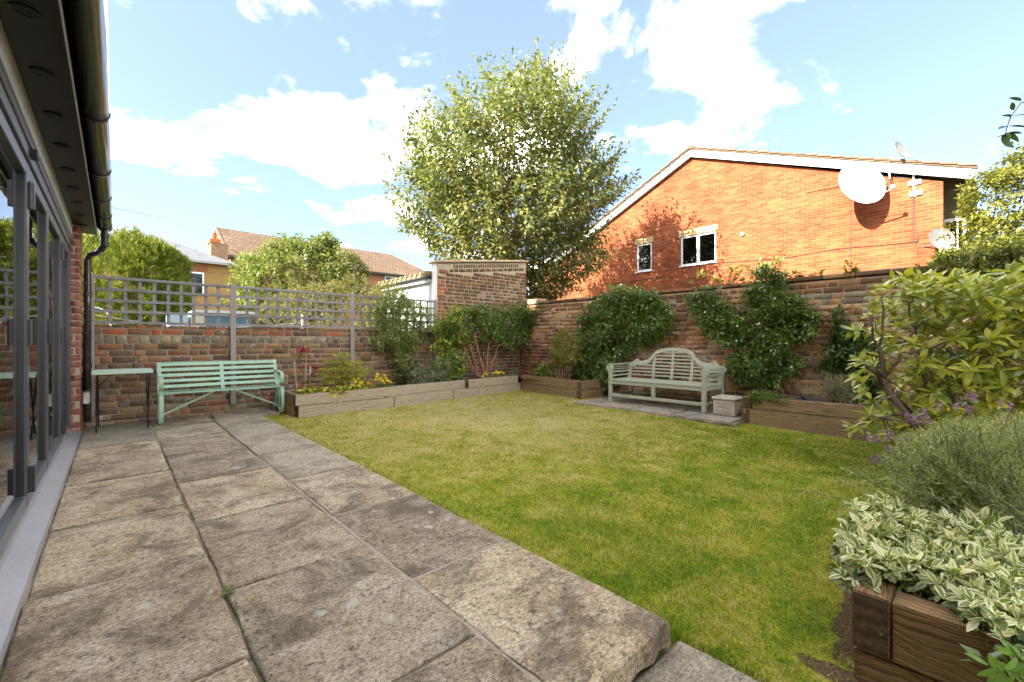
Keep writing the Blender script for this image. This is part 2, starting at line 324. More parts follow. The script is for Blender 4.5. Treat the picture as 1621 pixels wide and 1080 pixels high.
# ------------------------------------------------------------------ lawn
def lawn_z(x, y): return -.085 + .065 * min(max((y - .3) / 3.4, 0), 1) + mnoise.noise((x * .7, y * .7, 4)) * .008
BACKBED = [(1.86, 6.46), (3.35, 6.45), (6.56, 6.79), (6.36, 4.97)]
def back_y(x): return 6.46 if x < 3.35 else 6.45 + (x - 3.35) * (.34 / 3.21)
def right_x(y): return 6.56 - (6.79 - y) * (.20 / 1.82) if y > 4.97 else (5.80 if y > 2.2 else 6.24)
def grass_colour(nt, rv):
    pos = N(nt, 'ShaderNodeNewGeometry').outputs['Position']
    sx = N(nt, 'ShaderNodeSeparateXYZ', {0: pos})
    flat = N(nt, 'ShaderNodeCombineXYZ', {0: sx.outputs[0], 1: sx.outputs[1]}).outputs[0]
    big = noise(nt, flat, .9, 3, .5); mid = noise(nt, flat, 3.4, 5, .65, .5); fine = noise(nt, flat, 16, 4, .6)
    dx = math_(nt, 'DIVIDE', math_(nt, 'SUBTRACT', sx.outputs[0], 3.9), 3.3); dy = math_(nt, 'DIVIDE', math_(nt, 'SUBTRACT', sx.outputs[1], 5.1), 3.6)
    dry = math_(nt, 'SUBTRACT', 1., math_(nt, 'ADD', math_(nt, 'MULTIPLY', dx, dx), math_(nt, 'MULTIPLY', dy, dy)), clamp=True)
    t = math_(nt, 'ADD', math_(nt, 'MULTIPLY', dry, .46), math_(nt, 'ADD', math_(nt, 'MULTIPLY', math_(nt, 'SUBTRACT', mid, .5), 1.35), math_(nt, 'ADD', math_(nt, 'MULTIPLY', math_(nt, 'SUBTRACT', fine, .5), .55), math_(nt, 'ADD', math_(nt, 'MULTIPLY', math_(nt, 'SUBTRACT', big, .5), .35), math_(nt, 'MULTIPLY', math_(nt, 'SUBTRACT', rv, .5), .85)))))
    return ramp(nt, math_(nt, 'ADD', t, .34), [(.0, (.10, .20, .006)), (.22, (.20, .30, .009)), (.42, (.37, .385, .016)), (.58, (.50, .43, .07)), (.78, (.64, .53, .20)), (1, (.70, .60, .32))])
def grass_mat():
    m, nt = newmat('grass_blade'); c = grass_colour(nt, N(nt, 'ShaderNodeAttribute', attribute_name='rnd').outputs['Fac'])
    b = N(nt, 'ShaderNodeBsdfPrincipled', {'Base Color': c, 'Roughness': .6, 'Specular IOR Level': .2}); t = N(nt, 'ShaderNodeBsdfTranslucent', {0: c})
    nt.links.new(N(nt, 'ShaderNodeMixShader', {0: .35, 1: b.outputs[0], 2: t.outputs[0]}).outputs[0], N(nt, 'ShaderNodeOutputMaterial').inputs[0]); return m
def turf_mat():
    m, nt = newmat('turf'); rv = noise(nt, coords(nt), 60, 3)
    c = mixc(nt, .30, grass_colour(nt, rv), (.16, .12, .05))
    sp = N(nt, 'ShaderNodeSeparateXYZ', {0: N(nt, 'ShaderNodeNewGeometry').outputs['Position']}); sq = lambda s, c0, r: math_(nt, 'POWER', math_(nt, 'ABSOLUTE', math_(nt, 'DIVIDE', math_(nt, 'SUBTRACT', s, c0), r)), 2.)
    e1 = math_(nt, 'ADD', sq(sp.outputs[0], 1.82, .06), sq(sp.outputs[1], .28, .16)); e2 = math_(nt, 'ADD', sq(sp.outputs[0], 2.6, .8), sq(sp.outputs[1], .31, .10))
    bare = ramp(nt, math_(nt, 'ADD', math_(nt, 'MINIMUM', e1, e2), math_(nt, 'MULTIPLY', math_(nt, 'SUBTRACT', noise(nt, coords(nt), 14, 4), .5), 1.6)), [(.75, (1, 1, 1)), (1.25, (0, 0, 0))])
    c = mixc(nt, bare, c, (.11, .07, .038))
    finish(nt, c, .95, noise(nt, coords(nt), 90, 4), .8, .02, spec=.1); return m
nxl, nyl = 60, 80; xs = np.linspace(1.545, 7.0, nxl); ys = np.linspace(-1.6, 7.1, nyl)
V = [(x, y, lawn_z(x, y) - .012 - (.03 if x < 1.62 and y < .84 else 0)) for y in ys for x in xs]
F = [(j * nxl + i, j * nxl + i + 1, (j + 1) * nxl + i + 1, (j + 1) * nxl + i) for j in range(nyl - 1) for i in range(nxl - 1)]
lawn = obj('lawn', mesh_np('lawn', V, F, turf_mat(), smooth=True)); tag(lawn, 'short garden lawn with dry straw-coloured patches', 'lawn', kind='structure')
def grass():
    n = 2100000; px = rng.uniform(1.552, 6.6, n); py = rng.uniform(-1.2, 6.85, n)
    dist = np.hypot(px, py)
    dens = np.clip(1.15 / (dist ** 1.0), 0, 1) * .95
    keep = rng.random(n) < dens
    by = np.where(px < 3.35, 6.45, 6.44 + (px - 3.35) * (.34 / 3.21))
    rx = np.where(py > 4.97, 6.545 - (6.79 - py) * (.20 / 1.82), np.where(py > 2.2, 5.80 + .06 * np.sin(py * 9), 6.235))
    keep &= (py < by) & (px < rx) & ~((px > 1.81) & (py < .30)) & ~((px < 1.575) & (py < .79)) 
    bare = np.minimum(np.hypot((px - 1.82) / .07, (py - .28) / .18), np.hypot((px - 2.6) / .8, (py - .31) / .10)) + rng.normal(0, .18, n) < 1; keep &= ~(bare & (rng.random(n) < .7))
    # not behind the camera's left edge
    ang = px * CS - py * SN; dep = px * SN + py * CS; keep &= (dep > .55) & (ang / np.maximum(dep, .1) > -1.25) & (ang / np.maximum(dep, .1) < 1.6)
    px, py = px[keep], py[keep]; n = len(px); dist = np.hypot(px, py)
    # blades grow in loose tufts
    h = rng.uniform(.014, .031, n) * np.where(px < 1.62, 1.25, 1); a = rng.uniform(0, 2 * np.pi, n); lean = rng.uniform(.2, 1.15, n); la = rng.uniform(0, 2 * np.pi, n)
    wd = rng.uniform(.0011, .0022, n) * np.clip(dist / 2.6, 1, 2.6)
    zz = -.085 + .065 * np.clip((py - .3) / 3.4, 0, 1)
    base = np.stack([px, py, zz - .022], 1); sd = np.stack([np.cos(a), np.sin(a), 0 * a], 1) * wd[:, None]
    ln = np.stack([np.cos(la) * lean, np.sin(la) * lean, 0 * a], 1); up = np.array([0, 0, 1.])
    mid = base + (up * .6 + ln * .25) * h[:, None]; tip = base + (up + ln * .95) * h[:, None] * [1, 1, .95]
    V = np.stack([base - sd, base + sd, mid + sd * .8, tip, mid - sd * .8], 1).reshape(-1, 3)
    k = np.arange(n)[:, None] * 5
    F = np.concatenate([k + [0, 1, 2], k + [0, 2, 4], k + [4, 2, 3]], 0)
    print('grass blades', n)
    o = obj('grass', mesh_np('grass', V, F, grass_mat(), rnd=np.repeat(rng.random(n), 5)))
    tag(o, 'short green and straw-coloured grass covering the lawn', 'grass', kind='stuff')
grass()

# ------------------------------------------------------------------ brick walls
M_BK = brick_mat('old_stock_brick', [(0.193, 0.098, 0.046), (0.109, 0.063, 0.037), (0.283, 0.144, 0.064), (0.155, 0.092, 0.057), (0.322, 0.190, 0.074), (0.245, 0.092, 0.041), (0.129, 0.078, 0.051), (0.348, 0.138, 0.055), (0.206, 0.132, 0.064)], (.20, .135, .08), .60)
M_BKR = brick_mat('orange_red_brick', [(.42, .13, .045), (.36, .10, .04), (.46, .16, .06), (.25, .09, .05), (.18, .10, .06)], (.30, .12, .06), .68)
M_BKG = brick_mat('weathered_grey_brick', [(0.242, 0.190, 0.098), (0.165, 0.130, 0.082), (0.308, 0.220, 0.107), (0.121, 0.090, 0.061), (0.264, 0.150, 0.082)], (.27, .25, .17), .55, (.13, .12, .05))
M_BKD = brick_mat('dark_brown_brick', [(0.148, 0.074, 0.029), (0.117, 0.058, 0.024), (0.187, 0.093, 0.034), (0.156, 0.086, 0.040), (0.218, 0.111, 0.037)], (.12, .08, .05), .68)
M_BKO = brick_mat('sandy_orange_brick', [(0.318, 0.158, 0.059), (0.227, 0.105, 0.046), (0.386, 0.210, 0.076), (0.136, 0.079, 0.050), (0.340, 0.137, 0.050), (0.193, 0.137, 0.101), (0.408, 0.252, 0.101), (0.170, 0.079, 0.042)], (.38, .23, .10), .56)
M_BKH = brick_mat('new_red_brick', [(.24, .085, .05), (.28, .11, .065), (.20, .075, .05), (.31, .14, .085)], (.28, .12, .075), .68)
M_MORT = surf('old_lime_mortar', [(0.246, 0.196, 0.119), (0.303, 0.249, 0.159), (0.196, 0.156, 0.101)], 5, 80, .95, .6)
M_MORTO = surf('orange_sand_mortar', [(.34, .20, .085), (.42, .27, .12), (.30, .22, .14), (.40, .32, .21)], 4, 70, .95, .8, .012)
M_MORTL = surf('pale_grey_mortar', [(0.362, 0.295, 0.197), (0.430, 0.361, 0.254), (0.327, 0.271, 0.176)], 5, 70, .95, .6)
BMESH = {}
def brick_mesh(kind, var):                   # kind: (length, height, depth)
    key = (kind, var)
    if key not in BMESH:
        bm = bmesh.new(); bmesh.ops.create_cube(bm, size=1)
        for v in bm.verts: v.co = Vector((v.co.x * kind[0], v.co.y * kind[2], v.co.z * kind[1]))
        bmesh.ops.bevel(bm, geom=bm.edges[:], offset=.007, segments=1, affect='EDGES')
        r = random.Random(hash(kind) % 1000 + var * 77)
        for v in bm.verts: v.co += Vector((r.uniform(-1, 1) * .0035, r.uniform(-1, 1) * .002, r.uniform(-1, 1) * .003))
        bmesh.ops.triangulate(bm, faces=bm.faces[:])
        me = bpy.data.meshes.new('brick'); bm.to_mesh(me); bm.free()
        V = np.array([v.co[:] for v in me.vertices]); F = np.array([p.vertices[:] for p in me.polygons])
        BMESH[key] = (V, F)
    return BMESH[key]
BDATA = {}
def lay_bricks(parent, items, limit=300, name='brick'):
    """items: (matrix, (l,h,d), material). The ones that show largest become parts, the rest one joined part per wall."""
    items = sorted(items, key=lambda it: -shown(it[0].translation, max(it[1][0] * .5, it[1][1])))
    rest = {}
    for i, (mw, kd, mat) in enumerate(items):
        var = random.randrange(5)
        if i < limit and shown(mw.translation, 1) > 0:
            key = (kd, var, mat.name)
            if key not in BDATA:
                V, F = brick_mesh(kd, var); BDATA[key] = mesh_np('brick', V, F, mat)
            obj(name, BDATA[key], parent, mw)
        else: rest.setdefault(mat.name, []).append((mw, kd, var))
    for mn, L in rest.items():
        VV, FF, RR = [], [], []; b = 0
        for mw, kd, var in L:
            V, F = brick_mesh(kd, var); A = np.array(mw)
            VV.append(V @ A[:3, :3].T + A[:3, 3]); FF.append(F + b); b += len(V); RR.append(np.full(len(V), random.random()))
        obj('brickwork', mesh_np('brickwork', np.concatenate(VV), np.concatenate(FF), MATS[mn], rnd=np.concatenate(RR)), parent, kind='stuff')
def brick_face(o, u, n, length, rows, proud=.008, dep=.04, rowmat=None, header=.5, sl=.212, hl=.102, joint=.011, keep=None, wav=0.):
    """o: bottom corner on the brick face line; u: along the wall; n: outward. rows: list of (z, height)"""
    o, u, n = Vector(o), Vector(u).normalized(), Vector(n).normalized(); items = []
    Rm = Matrix((u, -n, Vector((0, 0, 1)))).transposed().to_4x4()
    for ri, (z, h) in enumerate(rows):
        s = -random.uniform(0, .2); k = ri % 2
        while s < length:
            hd = (random.random() < header) if header not in (0, 1) else (k % 2 == 0 if header == 1 else False)
            k += 1
            L = (hl if hd else sl); kd = (L, round(h - joint, 3), dep)
            a, b = max(s, 0), min(s + L, length); c = (a + b) / 2
            if b - a > .045 and (keep is None or keep(c, z + h / 2, b - a)):
                pos = o + u * c + Vector((0, 0, z + h / 2 + wav * mnoise.noise((c * .8, ri * .15, 5)))) - n * (dep / 2 + random.uniform(-.004, .004))
                sc_ = Matrix.Diagonal(((b - a) / L * random.uniform(.97, 1.0), 1, random.uniform(.96, 1.02), 1))
                rot = Matrix.Rotation(random.uniform(-.012, .012), 4, 'Y') @ Matrix.Rotation(random.uniform(-.015, .015), 4, 'Z')
                mt = rowmat(ri, c, z) if callable(rowmat) else rowmat
                items.append((Matrix.Translation(pos) @ Rm @ rot @ sc_, kd, mt))
            s += L + joint
    return items
# back wall, low, carrying the trellis
bw = thing('garden_wall', 'low old brick wall below the trellis, its coping course of mixed red bricks', 'wall', (2.2, 7.6, 0))
MB().box((-.6, 7.508, -.15), (4.868, 7.73, 1.245)).build('mortar', M_MORT, bw)
rows = []; z = -.06
while z < .965: rows.append((z, .0825)); z += .0825
z0 = z; rows += [(z, .115), (z + .115, .085), (z + .20, 1.262 - z - .20)]
def rm(ri, c, z):
    if ri == len(rows) - 1: return M_BKR if random.random() < .55 else M_BK
    if ri == len(rows) - 2: return M_BKR if random.random() < .38 else M_BK
    if ri == len(rows) - 3: return M_BKG
    if z < .4 and random.random() < .3: return M_BKG
    return M_BKR if random.random() < .045 else M_BK
it = []
for i, rw in enumerate(rows):
    it += brick_face((-.6, 7.5, 0), (1, 0, 0), (0, -1, 0), 5.46, [rw], rowmat=lambda ri, c, z, i=i: rm(i, c, z), header=.85 if i >= len(rows) - 1 else (.75 if i == len(rows) - 3 else .35), sl=.225 if i < len(rows) - 1 else .21, wav=.006)
lay_bricks(bw, it)
# tall end wall of the outbuilding
pier = thing('outbuilding_end_wall', 'tall brick end wall with sloping coping rising behind the spreading shrub', 'wall', (6.1, 7.6, 0))
PX0, PX1 = 4.87, 7.42
def ptop(x): return 2.66 + (x - PX0) * (.32 / (PX1 - PX0))
MB().prism([(PX0, 7.508, -.15), (PX1, 7.508, -.15), (PX1, 7.508, ptop(PX1) - .02), (PX0, 7.508, ptop(PX0) - .02)], (0, .21, 0)).build('mortar', M_MORTL, pier)
rows_p = [(-.05 + i * .0765, .0765) for i in range(38)]
def rmp(ri, c, z):
    if c < .24 and random.random() < .72: return M_BKR
    if z < .9 and random.random() < .35: return M_BKR if random.random() < .3 else M_BK
    return M_BKG if (1.15 < c < 1.42 and 1.98 < z < 2.12) or (2.05 < c < 2.3 and z > 1.5 and random.random() < .5) else (M_BKD if random.random() < .85 else M_BK)
it = brick_face((PX0, 7.5, 0), (1, 0, 0), (0, -1, 0), PX1 - PX0, rows_p, rowmat=rmp, header=.4, keep=lambda c, z, l: z + .06 < ptop(PX0 + c) - .20)
sl_ = math.atan2(.32, PX1 - PX0); RmP = Matrix.Rotation(-sl_, 4, 'Y')
x = PX0 + .30
while x < PX1 - .24:                                 # sloping course of headers, soldiers above it
    l = .16 if random.random() < .7 else .10
    it.append((Matrix.Translation((x + l / 2, 7.518, ptop(x) - .165)) @ RmP, (l, .062, .04), M_BKD)); x += l + .022
x = PX0 + .42
while x < PX1 - .26:
    it.append((Matrix.Translation((x, 7.518, ptop(x) - .083)) @ RmP, (.042, .078, .04), M_BKD)); x += .066
it.append((Matrix.Translation((PX0 + .15, 7.515, ptop(PX0) - .17)), (.22, .08, .05), M_BKR))
lay_bricks(pier, it)
M_COPE = surf('sandstone_coping', [(.36, .25, .14), (.44, .33, .20), (.30, .22, .14)], 5, 50, .9, .4)
for i in range(4):
    a, b = PX0 - .06 + i * .668, PX0 - .06 + (i + 1) * .668 - .006
    MB().prism([(a, 7.46, ptop(a)), (b, 7.46, ptop(b)), (b, 7.46, ptop(b) + .05), (a, 7.46, ptop(a) + .05)], (0, .30, 0)).build('coping_stone', M_COPE, pier, bevel=.008)
M_REND = surf('white_render', [(.70, .70, .66), (.76, .76, .73)], 3, 40, .85, .15)
MB().box((PX0 - .008, 7.535, 1.27), (PX0 + .01, 7.72, ptop(PX0) - .005)).build('render_strip', M_REND, pier)
# right wall
rw_ = thing('garden_wall', 'long old brick wall of flaking orange bricks behind the curved back bench and the white-flowered climbers', 'wall', (7.3, 2.5, 0))
RW0, RW1 = -3.2, 7.5
def rtop(y): return 1.92 + (.09 * (y - 5.2) / 2.3 if y > 5.2 else 0)
MB().box((7.225, RW0, -.15), (7.43, RW1 + .0, 1.885)).build('core', M_MORTO, rw_)
ny_, nz_ = 300, 56; gy, gz = np.linspace(RW0, RW1 - .004, ny_), np.linspace(-.15, 1.885, nz_)
V = [(7.208 - .016 * max(mnoise.noise((y * 1.3, z * 2.1, 9)) + .55 * mnoise.noise((y * 6, z * 9, 2)) - .02, -.3), y, z) for z in gz for y in gy]
F = [(j * ny_ + i, (j + 1) * ny_ + i, (j + 1) * ny_ + i + 1, j * ny_ + i + 1) for j in range(nz_ - 1) for i in range(ny_ - 1)]
obj('mortar', mesh_np('mortar', V, F, M_MORTO, smooth=True), rw_)
rows_r = [(-.06 + i * .0803, .0803) for i in range(24)]
def rmr(ri, c, z):
    y = RW1 - c
    if y > 5.6 and z < 1.25: return M_BK if random.random() < .75 else M_BKR
    if ri >= 22: return M_BKD if random.random() < .6 else M_BK
    q = mnoise.noise((y * .9, z * 1.6, 3))
    if q > .34 and random.random() < .6: return M_BKG
    return M_BKO if random.random() < .78 else M_BK
it = brick_face((7.2, RW1, 0), (0, -1, 0), (-1, 0, 0), RW1 - RW0, rows_r, rowmat=rmr, header=.35, sl=.225, wav=.016, proud=.006)
it = [t for t in it if not (t[2] in (M_BKO,) and random.random() < .03)]
lay_bricks(rw_, it)
it = []; 
MB().box((7.175, 6.85, 1.90), (7.46, 7.50, 2.03)).build('raised_end', M_BKG, rw_, bevel=.02)
for i in range(26):
    y = 6.84 - i * .36
    obj('coping_brick', MB().box((7.185, y - .35, 1.905), (7.45, y, 1.905 + .05 + .01 * random.random())).mesh('coping_brick', M_BKD if i % 3 else M_BK, .01), rw_)

# ------------------------------------------------------------------ the house with folding doors
M_ALU = surf('grey_aluminium', [(0.070, 0.073, 0.081), (0.088, 0.090, 0.099)], 2, 30, .32, .02, .001, .06, metallic=.3, spec=.5)
M_ALUD = plain('dark_aluminium', (.035, .037, .045), .3, .3)
M_SILL = surf('grey_sill_metal', [(0.248, 0.244, 0.248), (0.296, 0.288, 0.292)], 3, 50, .42, .05, .001, .1, metallic=.25, dirt=((.34, .29, .24), 5, .58))
M_BLACK = plain('black_plastic', (.012, .012, .012), .32)
M_SOFF = surf('dark_soffit_board', [(0.011, 0.009, 0.006), (0.017, 0.013, 0.009)], 4, 30, .45, .15, .002, .2)
M_GUT = surf('black_gutter_plastic', [(0.011, 0.010, 0.008), (0.021, 0.018, 0.014), (0.030, 0.026, 0.018)], 3, 20, .22, .06, .002, .2, stretch=(4, .5, 4), coat=.3)
M_STRIP = surf('silver_flashing', [(.50, .50, .47), (.62, .61, .57)], 2, 25, .4, .05, .002, .12, metallic=.3)
M_GLASS = glass_mat('door_glass', (.86, .9, .88), .006, .10)
M_WHITE = plain('white_gloss_paint', (.78, .78, .77), .35)
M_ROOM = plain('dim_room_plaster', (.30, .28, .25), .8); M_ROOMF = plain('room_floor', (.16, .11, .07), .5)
hs = thing('house', 'house with grey folding glass doors, dark eaves and black gutter beside the patio', 'house', (-.6, 3, 0))
HX = -.37; ENDY = 7.42
MB().box((-.66, 6.94, -.1), (-.290, ENDY, 2.37)).build('mortar', M_MORTL, hs)
rows_h = [(-.02 + i * .0765, .0765) for i in range(31)]
it = brick_face((-.282, 6.93, 0), (0, 1, 0), (1, 0, 0), ENDY - 6.93, rows_h, rowmat=M_BKH, header=.3)
it += brick_face((-.66, 6.932, 0), (1, 0, 0), (0, -1, 0), .372, rows_h, rowmat=M_BKH, header=.3)
lay_bricks(hs, it, 200)
YS = [6.90, 5.88, 4.80, 3.77, 2.74, 1.71, .68, -.35, -1.38]
ZB, ZT = .085, 2.09
for i in range(8):
    y1, y0 = YS[i], YS[i + 1]
    s = .052; f = MB()
    f.box((HX - .06, y0 + .003, ZB), (HX, y0 + s, ZT)).box((HX - .06, y1 - s, ZB), (HX, y1 - .003, ZT))
    f.box((HX - .058, y0 + s, ZB), (HX - .002, y1 - s, ZB + .075)).box((HX - .058, y0 + s, ZT - .075), (HX - .002, y1 - s, ZT))
    leaf = f.build('door_leaf', M_ALU, hs, bevel=.004)
    MB().box((HX - .036, y0 + s - .005, ZB + .07), (HX - .026, y1 - s + .005, ZT - .07)).build('pane', M_GLASS, leaf)
    MB().box((HX - .052, y0 + s - .001, ZB + .074), (HX - .01, y0 + s + .007, ZT - .074)).build('gasket', M_BLACK, leaf); MB().box((HX - .052, y1 - s - .007, ZB + .074), (HX - .01, y1 - s + .001, ZT - .074)).build('gasket', M_BLACK, leaf)
    if i % 2 == 0:
        for zc in (.24, 1.10, 1.90):
            MB().tube([(HX + .012, y0, zc - .075), (HX + .012, y0, zc + .075)], .016, 10).box((HX - .002, y0 - .025, zc - .075), (HX + .008, y0 + .025, zc + .075)).build('hinge', M_BLACK, leaf)
    else:
        MB().box((HX, y0 - .02, 1.02), (HX + .022, y0 + .02, 1.22)).build('handle', M_BLACK, leaf, bevel=.004)
MB().box((HX - .065, -1.45, ZT + .006), (HX + .012, 6.935, ZT + .075)).box((HX - .065, 6.90, .03), (HX + .01, 6.935, ZT + .006)).build('door_frame', M_ALU, hs, bevel=.003)
MB().box((HX - .062, -1.45, ZT + .0755), (HX + .022, 6.935, ZT + .135)).build('head_trim', M_ALU, hs, bevel=.004)
MB().box((HX + .005, 3.70, ZT + .03), (HX + .045, 3.80, ZT + .07)).build('roller_guide', M_BLACK, hs, bevel=.004)
MB().prism([(HX - .07, -1.45, .022), (HX - .07, -1.45, ZB - .004), (HX + .003, -1.45, ZB - .004), (HX + .003, -1.45, .040), (-.275, -1.45, .024), (-.268, -1.45, .004), (-.27, -1.45, -.02), (-.30, -1.45, -.02)], (0, 8.38, 0)).build('sill', M_SILL, hs)
MB().box((HX - .06, -1.45, ZT + .1352), (-.345, ENDY - .02, 2.378)).build('flashing_strip', M_STRIP, hs)
MB().box((-.5, -6, 2.379), (-.162, ENDY + .06, 2.40)).build('soffit', M_SOFF, hs)
MB().box((-.168, -6, 2.352), (-.153, ENDY + .065, 2.52)).build('fascia', M_SOFF, hs)
MB().box((-.156, -6, 2.344), (-.149, ENDY + .067, 2.3515)).build('fascia_trim', M_STRIP, hs)
for i in range(14):
    y = 2.05 + i * .545 if i < 10 else 2.05 - (i - 9) * .545
    v = MB(); c = Vector((-.262, y, 2.378))
    v.lathe([(.045, 0), (.045, -.006), (.036, -.007), (.036, -.002), (.0, -.002)], c, 20)
    for k in range(-3, 4):
        hw = math.sqrt(max(.034 ** 2 - (k * .010) ** 2, 0)); v.box((c.x + k * .010 - .0025, y - hw, 2.370), (c.x + k * .010 + .0025, y + hw, 2.375))
    v.build('soffit_vent', M_SOFF, hs)
GX, GZ, GR = -.085, 2.462, .066
prof = [(GX + GR * math.cos(a), GZ + GR * 1.05 * math.sin(a)) for a in [math.pi + math.pi * k / 14 for k in range(15)]]
prof = [(GX - GR, GZ + .02)] + prof + [(GX + GR, GZ + .02)]
prof_in = [(GX + (x - GX) * .93, GZ + .004 + (z - GZ) * .93) for x, z in reversed(prof)]
gut = obj('gutter', MB().prism([(x, -6, z) for x, z in prof + prof_in], (0, 13.3, 0)).mesh('gutter', M_GUT, smooth=True), hs)
for y in (-1.2, .6, 2.16, 3.66, 4.85, 5.75, 6.55, 7.12, 7.28):
    r = MB(); pr_ = [(GX + GR * 1.07 * math.cos(a), GZ + GR * 1.13 * math.sin(a)) for a in [math.pi + math.pi * k / 16 for k in range(17)]]
    pi_ = [(GX + GR * 1.0 * math.cos(a), GZ + GR * 1.05 * math.sin(a)) for a in [2 * math.pi - math.pi * k / 16 for k in range(17)]]
    r.prism([(x, y - .012, z) for x, z in pr_ + pi_], (0, .024, 0)).build('gutter_clip', M_GUT, gut)
dp = MB().tube([(GX, 7.2, GZ - .05), (GX, 7.2, GZ - .15), (GX - .002, 7.2, 2.215), (GX - .03, 7.22, 2.165), (-.15, 7.32, 2.135), (-.215, 7.37, 2.105), (-.24, 7.385, 2.04), (-.24, 7.385, .06)], .034, 14)
for p in ((GX, 7.2, 2.33), (-.24, 7.385, 1.62), (-.24, 7.385, .75)): dp.lathe([(.040, -.03), (.040, .03)], p, 14)
dp.lathe([(.042, -.02), (.042, .03)], (GX, 7.2, 2.225), 14)
dp.build('downpipe', M_GUT, hs, smooth=False)
MB().prism([(-.12, -6, 2.47), (-.12, -6, 2.53), (-2.5, -6, 3.35), (-2.5, -6, 3.28)], (0, 13.4, 0)).build('lower_roof', surf('grey_slate', [(.09, .09, .095), (.13, .13, .135)], 3, 30, .6), hs)
hb = MB().prism([(-2.5, -9, 2.9), (-2.5, -9, 7.4), (-5.6, -9, 10.55), (-8.7, -9, 7.4), (-8.7, -9, 0), (-6.6, -9, 0), (-6.6, -9, 2.9)], (0, 18.3, 0)); hb.build('upper_storey', surf('house_stock_brick', [(.22, .14, .08), (.28, .19, .11)], 8, 60), hs)  # out of view; ridge height and length shaped to keep sun off the garden
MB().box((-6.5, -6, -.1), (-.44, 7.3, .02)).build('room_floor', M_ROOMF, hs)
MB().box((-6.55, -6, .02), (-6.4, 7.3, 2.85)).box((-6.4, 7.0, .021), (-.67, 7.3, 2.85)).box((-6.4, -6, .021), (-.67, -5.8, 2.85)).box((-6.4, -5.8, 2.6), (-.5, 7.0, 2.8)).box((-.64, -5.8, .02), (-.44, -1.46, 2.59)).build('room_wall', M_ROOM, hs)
M_IVORY = plain('ivory_plastic', (.66, .62, .52), .45)
MB().box((-.275, 7.18, .30), (-.215, 7.36, .44)).build('socket_cover', M_IVORY, hs, bevel=.01)
# ------------------------------------------------------------------ raised beds of sleepers
def wood_mat(name, cols, knot=(.10, .06, .03), rough=.8, ring=1.):
    m, nt = newmat(name); rv = rand_value(nt)
    uvn = N(nt, 'ShaderNodeUVMap', uv_map='UVMap').outputs[0]
    v = N(nt, 'ShaderNodeVectorMath', {0: uvn, 1: N(nt, 'ShaderNodeVectorMath', {0: (7., 13., 3.), 3: rv}, operation='SCALE').outputs[0]}, operation='ADD').outputs[0]
    st = N(nt, 'ShaderNodeMapping', {0: v, 3: (1., 9., 1.)}).outputs[0]
    warp = N(nt, 'ShaderNodeVectorMath', {0: st, 1: N(nt, 'ShaderNodeVectorMath', {0: N(nt, 'ShaderNodeTexNoise', {'Vector': v, 'Scale': 3.2, 'Detail': 2}).outputs[1], 3: 1.6}, operation='SCALE').outputs[0]}, operation='ADD').outputs[0]
    big = noise(nt, warp, 1.6, 5, .6); fib = noise(nt, N(nt, 'ShaderNodeMapping', {0: v, 3: (2.5, 90., 1.)}).outputs[0], 2.2, 5, .65)
    wv = N(nt, 'ShaderNodeTexWave', {'Vector': warp, 'Scale': 1.4, 'Distortion': 3.5, 'Detail': 3, 'Detail Scale': 1.2}, bands_direction='Y').outputs[1]
    c = ramp(nt, math_(nt, 'ADD', math_(nt, 'MULTIPLY', big, .62), math_(nt, 'MULTIPLY', wv, .38)), [(.25 + .5 * i / (len(cols) - 1), x) for i, x in enumerate(cols)])
    c = mixc(nt, 1., c, ramp(nt, fib, [(.3, (.6, .57, .53)), (.65, (1.22, 1.2, 1.16))]), 'MULTIPLY')
    kn = N(nt, 'ShaderNodeTexVoronoi', {'Vector': N(nt, 'ShaderNodeMapping', {0: v, 3: (1.7, 4.2, 1.)}).outputs[0], 'Scale': 1.15}).outputs['Distance']
    c = mixc(nt, ramp(nt, kn, [(.035, (.8,) * 3), (.10, (0, 0, 0))]), c, knot)
    c = mixc(nt, ramp(nt, noise(nt, v, 5, 5, .7), [(.60, (0, 0, 0)), (.74, (.55,) * 3)]), c, (.07, .055, .035))
    finish(nt, c, rough, math_(nt, 'ADD', fib, math_(nt, 'MULTIPLY', wv, .5)), .5, .006, spec=.25); return m
M_SLP = wood_mat('silvered_sleeper', [(0.254, 0.193, 0.121), (0.381, 0.314, 0.213), (0.485, 0.413, 0.290), (0.347, 0.275, 0.174)])
M_SLB = wood_mat('brown_sleeper', [(0.164, 0.097, 0.044), (0.263, 0.171, 0.085), (0.356, 0.245, 0.125), (0.227, 0.149, 0.074)], (.06, .035, .018))
M_SLW = wood_mat('wet_brown_sleeper', [(0.135, 0.074, 0.028), (0.225, 0.131, 0.054), (0.306, 0.184, 0.076), (0.180, 0.105, 0.044)], (.04, .024, .012), .6)
def end_mat():
    m, nt = newmat('sleeper_end_grain'); rv = rand_value(nt); uvn = N(nt, 'ShaderNodeUVMap', uv_map='UVMap').outputs[0]
    wv = N(nt, 'ShaderNodeTexWave', {'Vector': N(nt, 'ShaderNodeMapping', {0: uvn, 1: (.05, .12, 0)}).outputs[0], 'Scale': 7, 'Distortion': 5.5, 'Detail': 4}, wave_type='RINGS').outputs[1]
    f = noise(nt, coords(nt, rv), 60, 5, .7)
    c = mixc(nt, 1., ramp(nt, wv, [(.1, (.085, .052, .026)), (.9, (.125, .08, .042))]), ramp(nt, f, [(.3, (.6,) * 3), (.7, (1.3,) * 3)]), 'MULTIPLY')
    finish(nt, c, .85, math_(nt, 'ADD', f, math_(nt, 'MULTIPLY', wv, .25)), .4, .004, spec=.25); return m
M_END = end_mat()
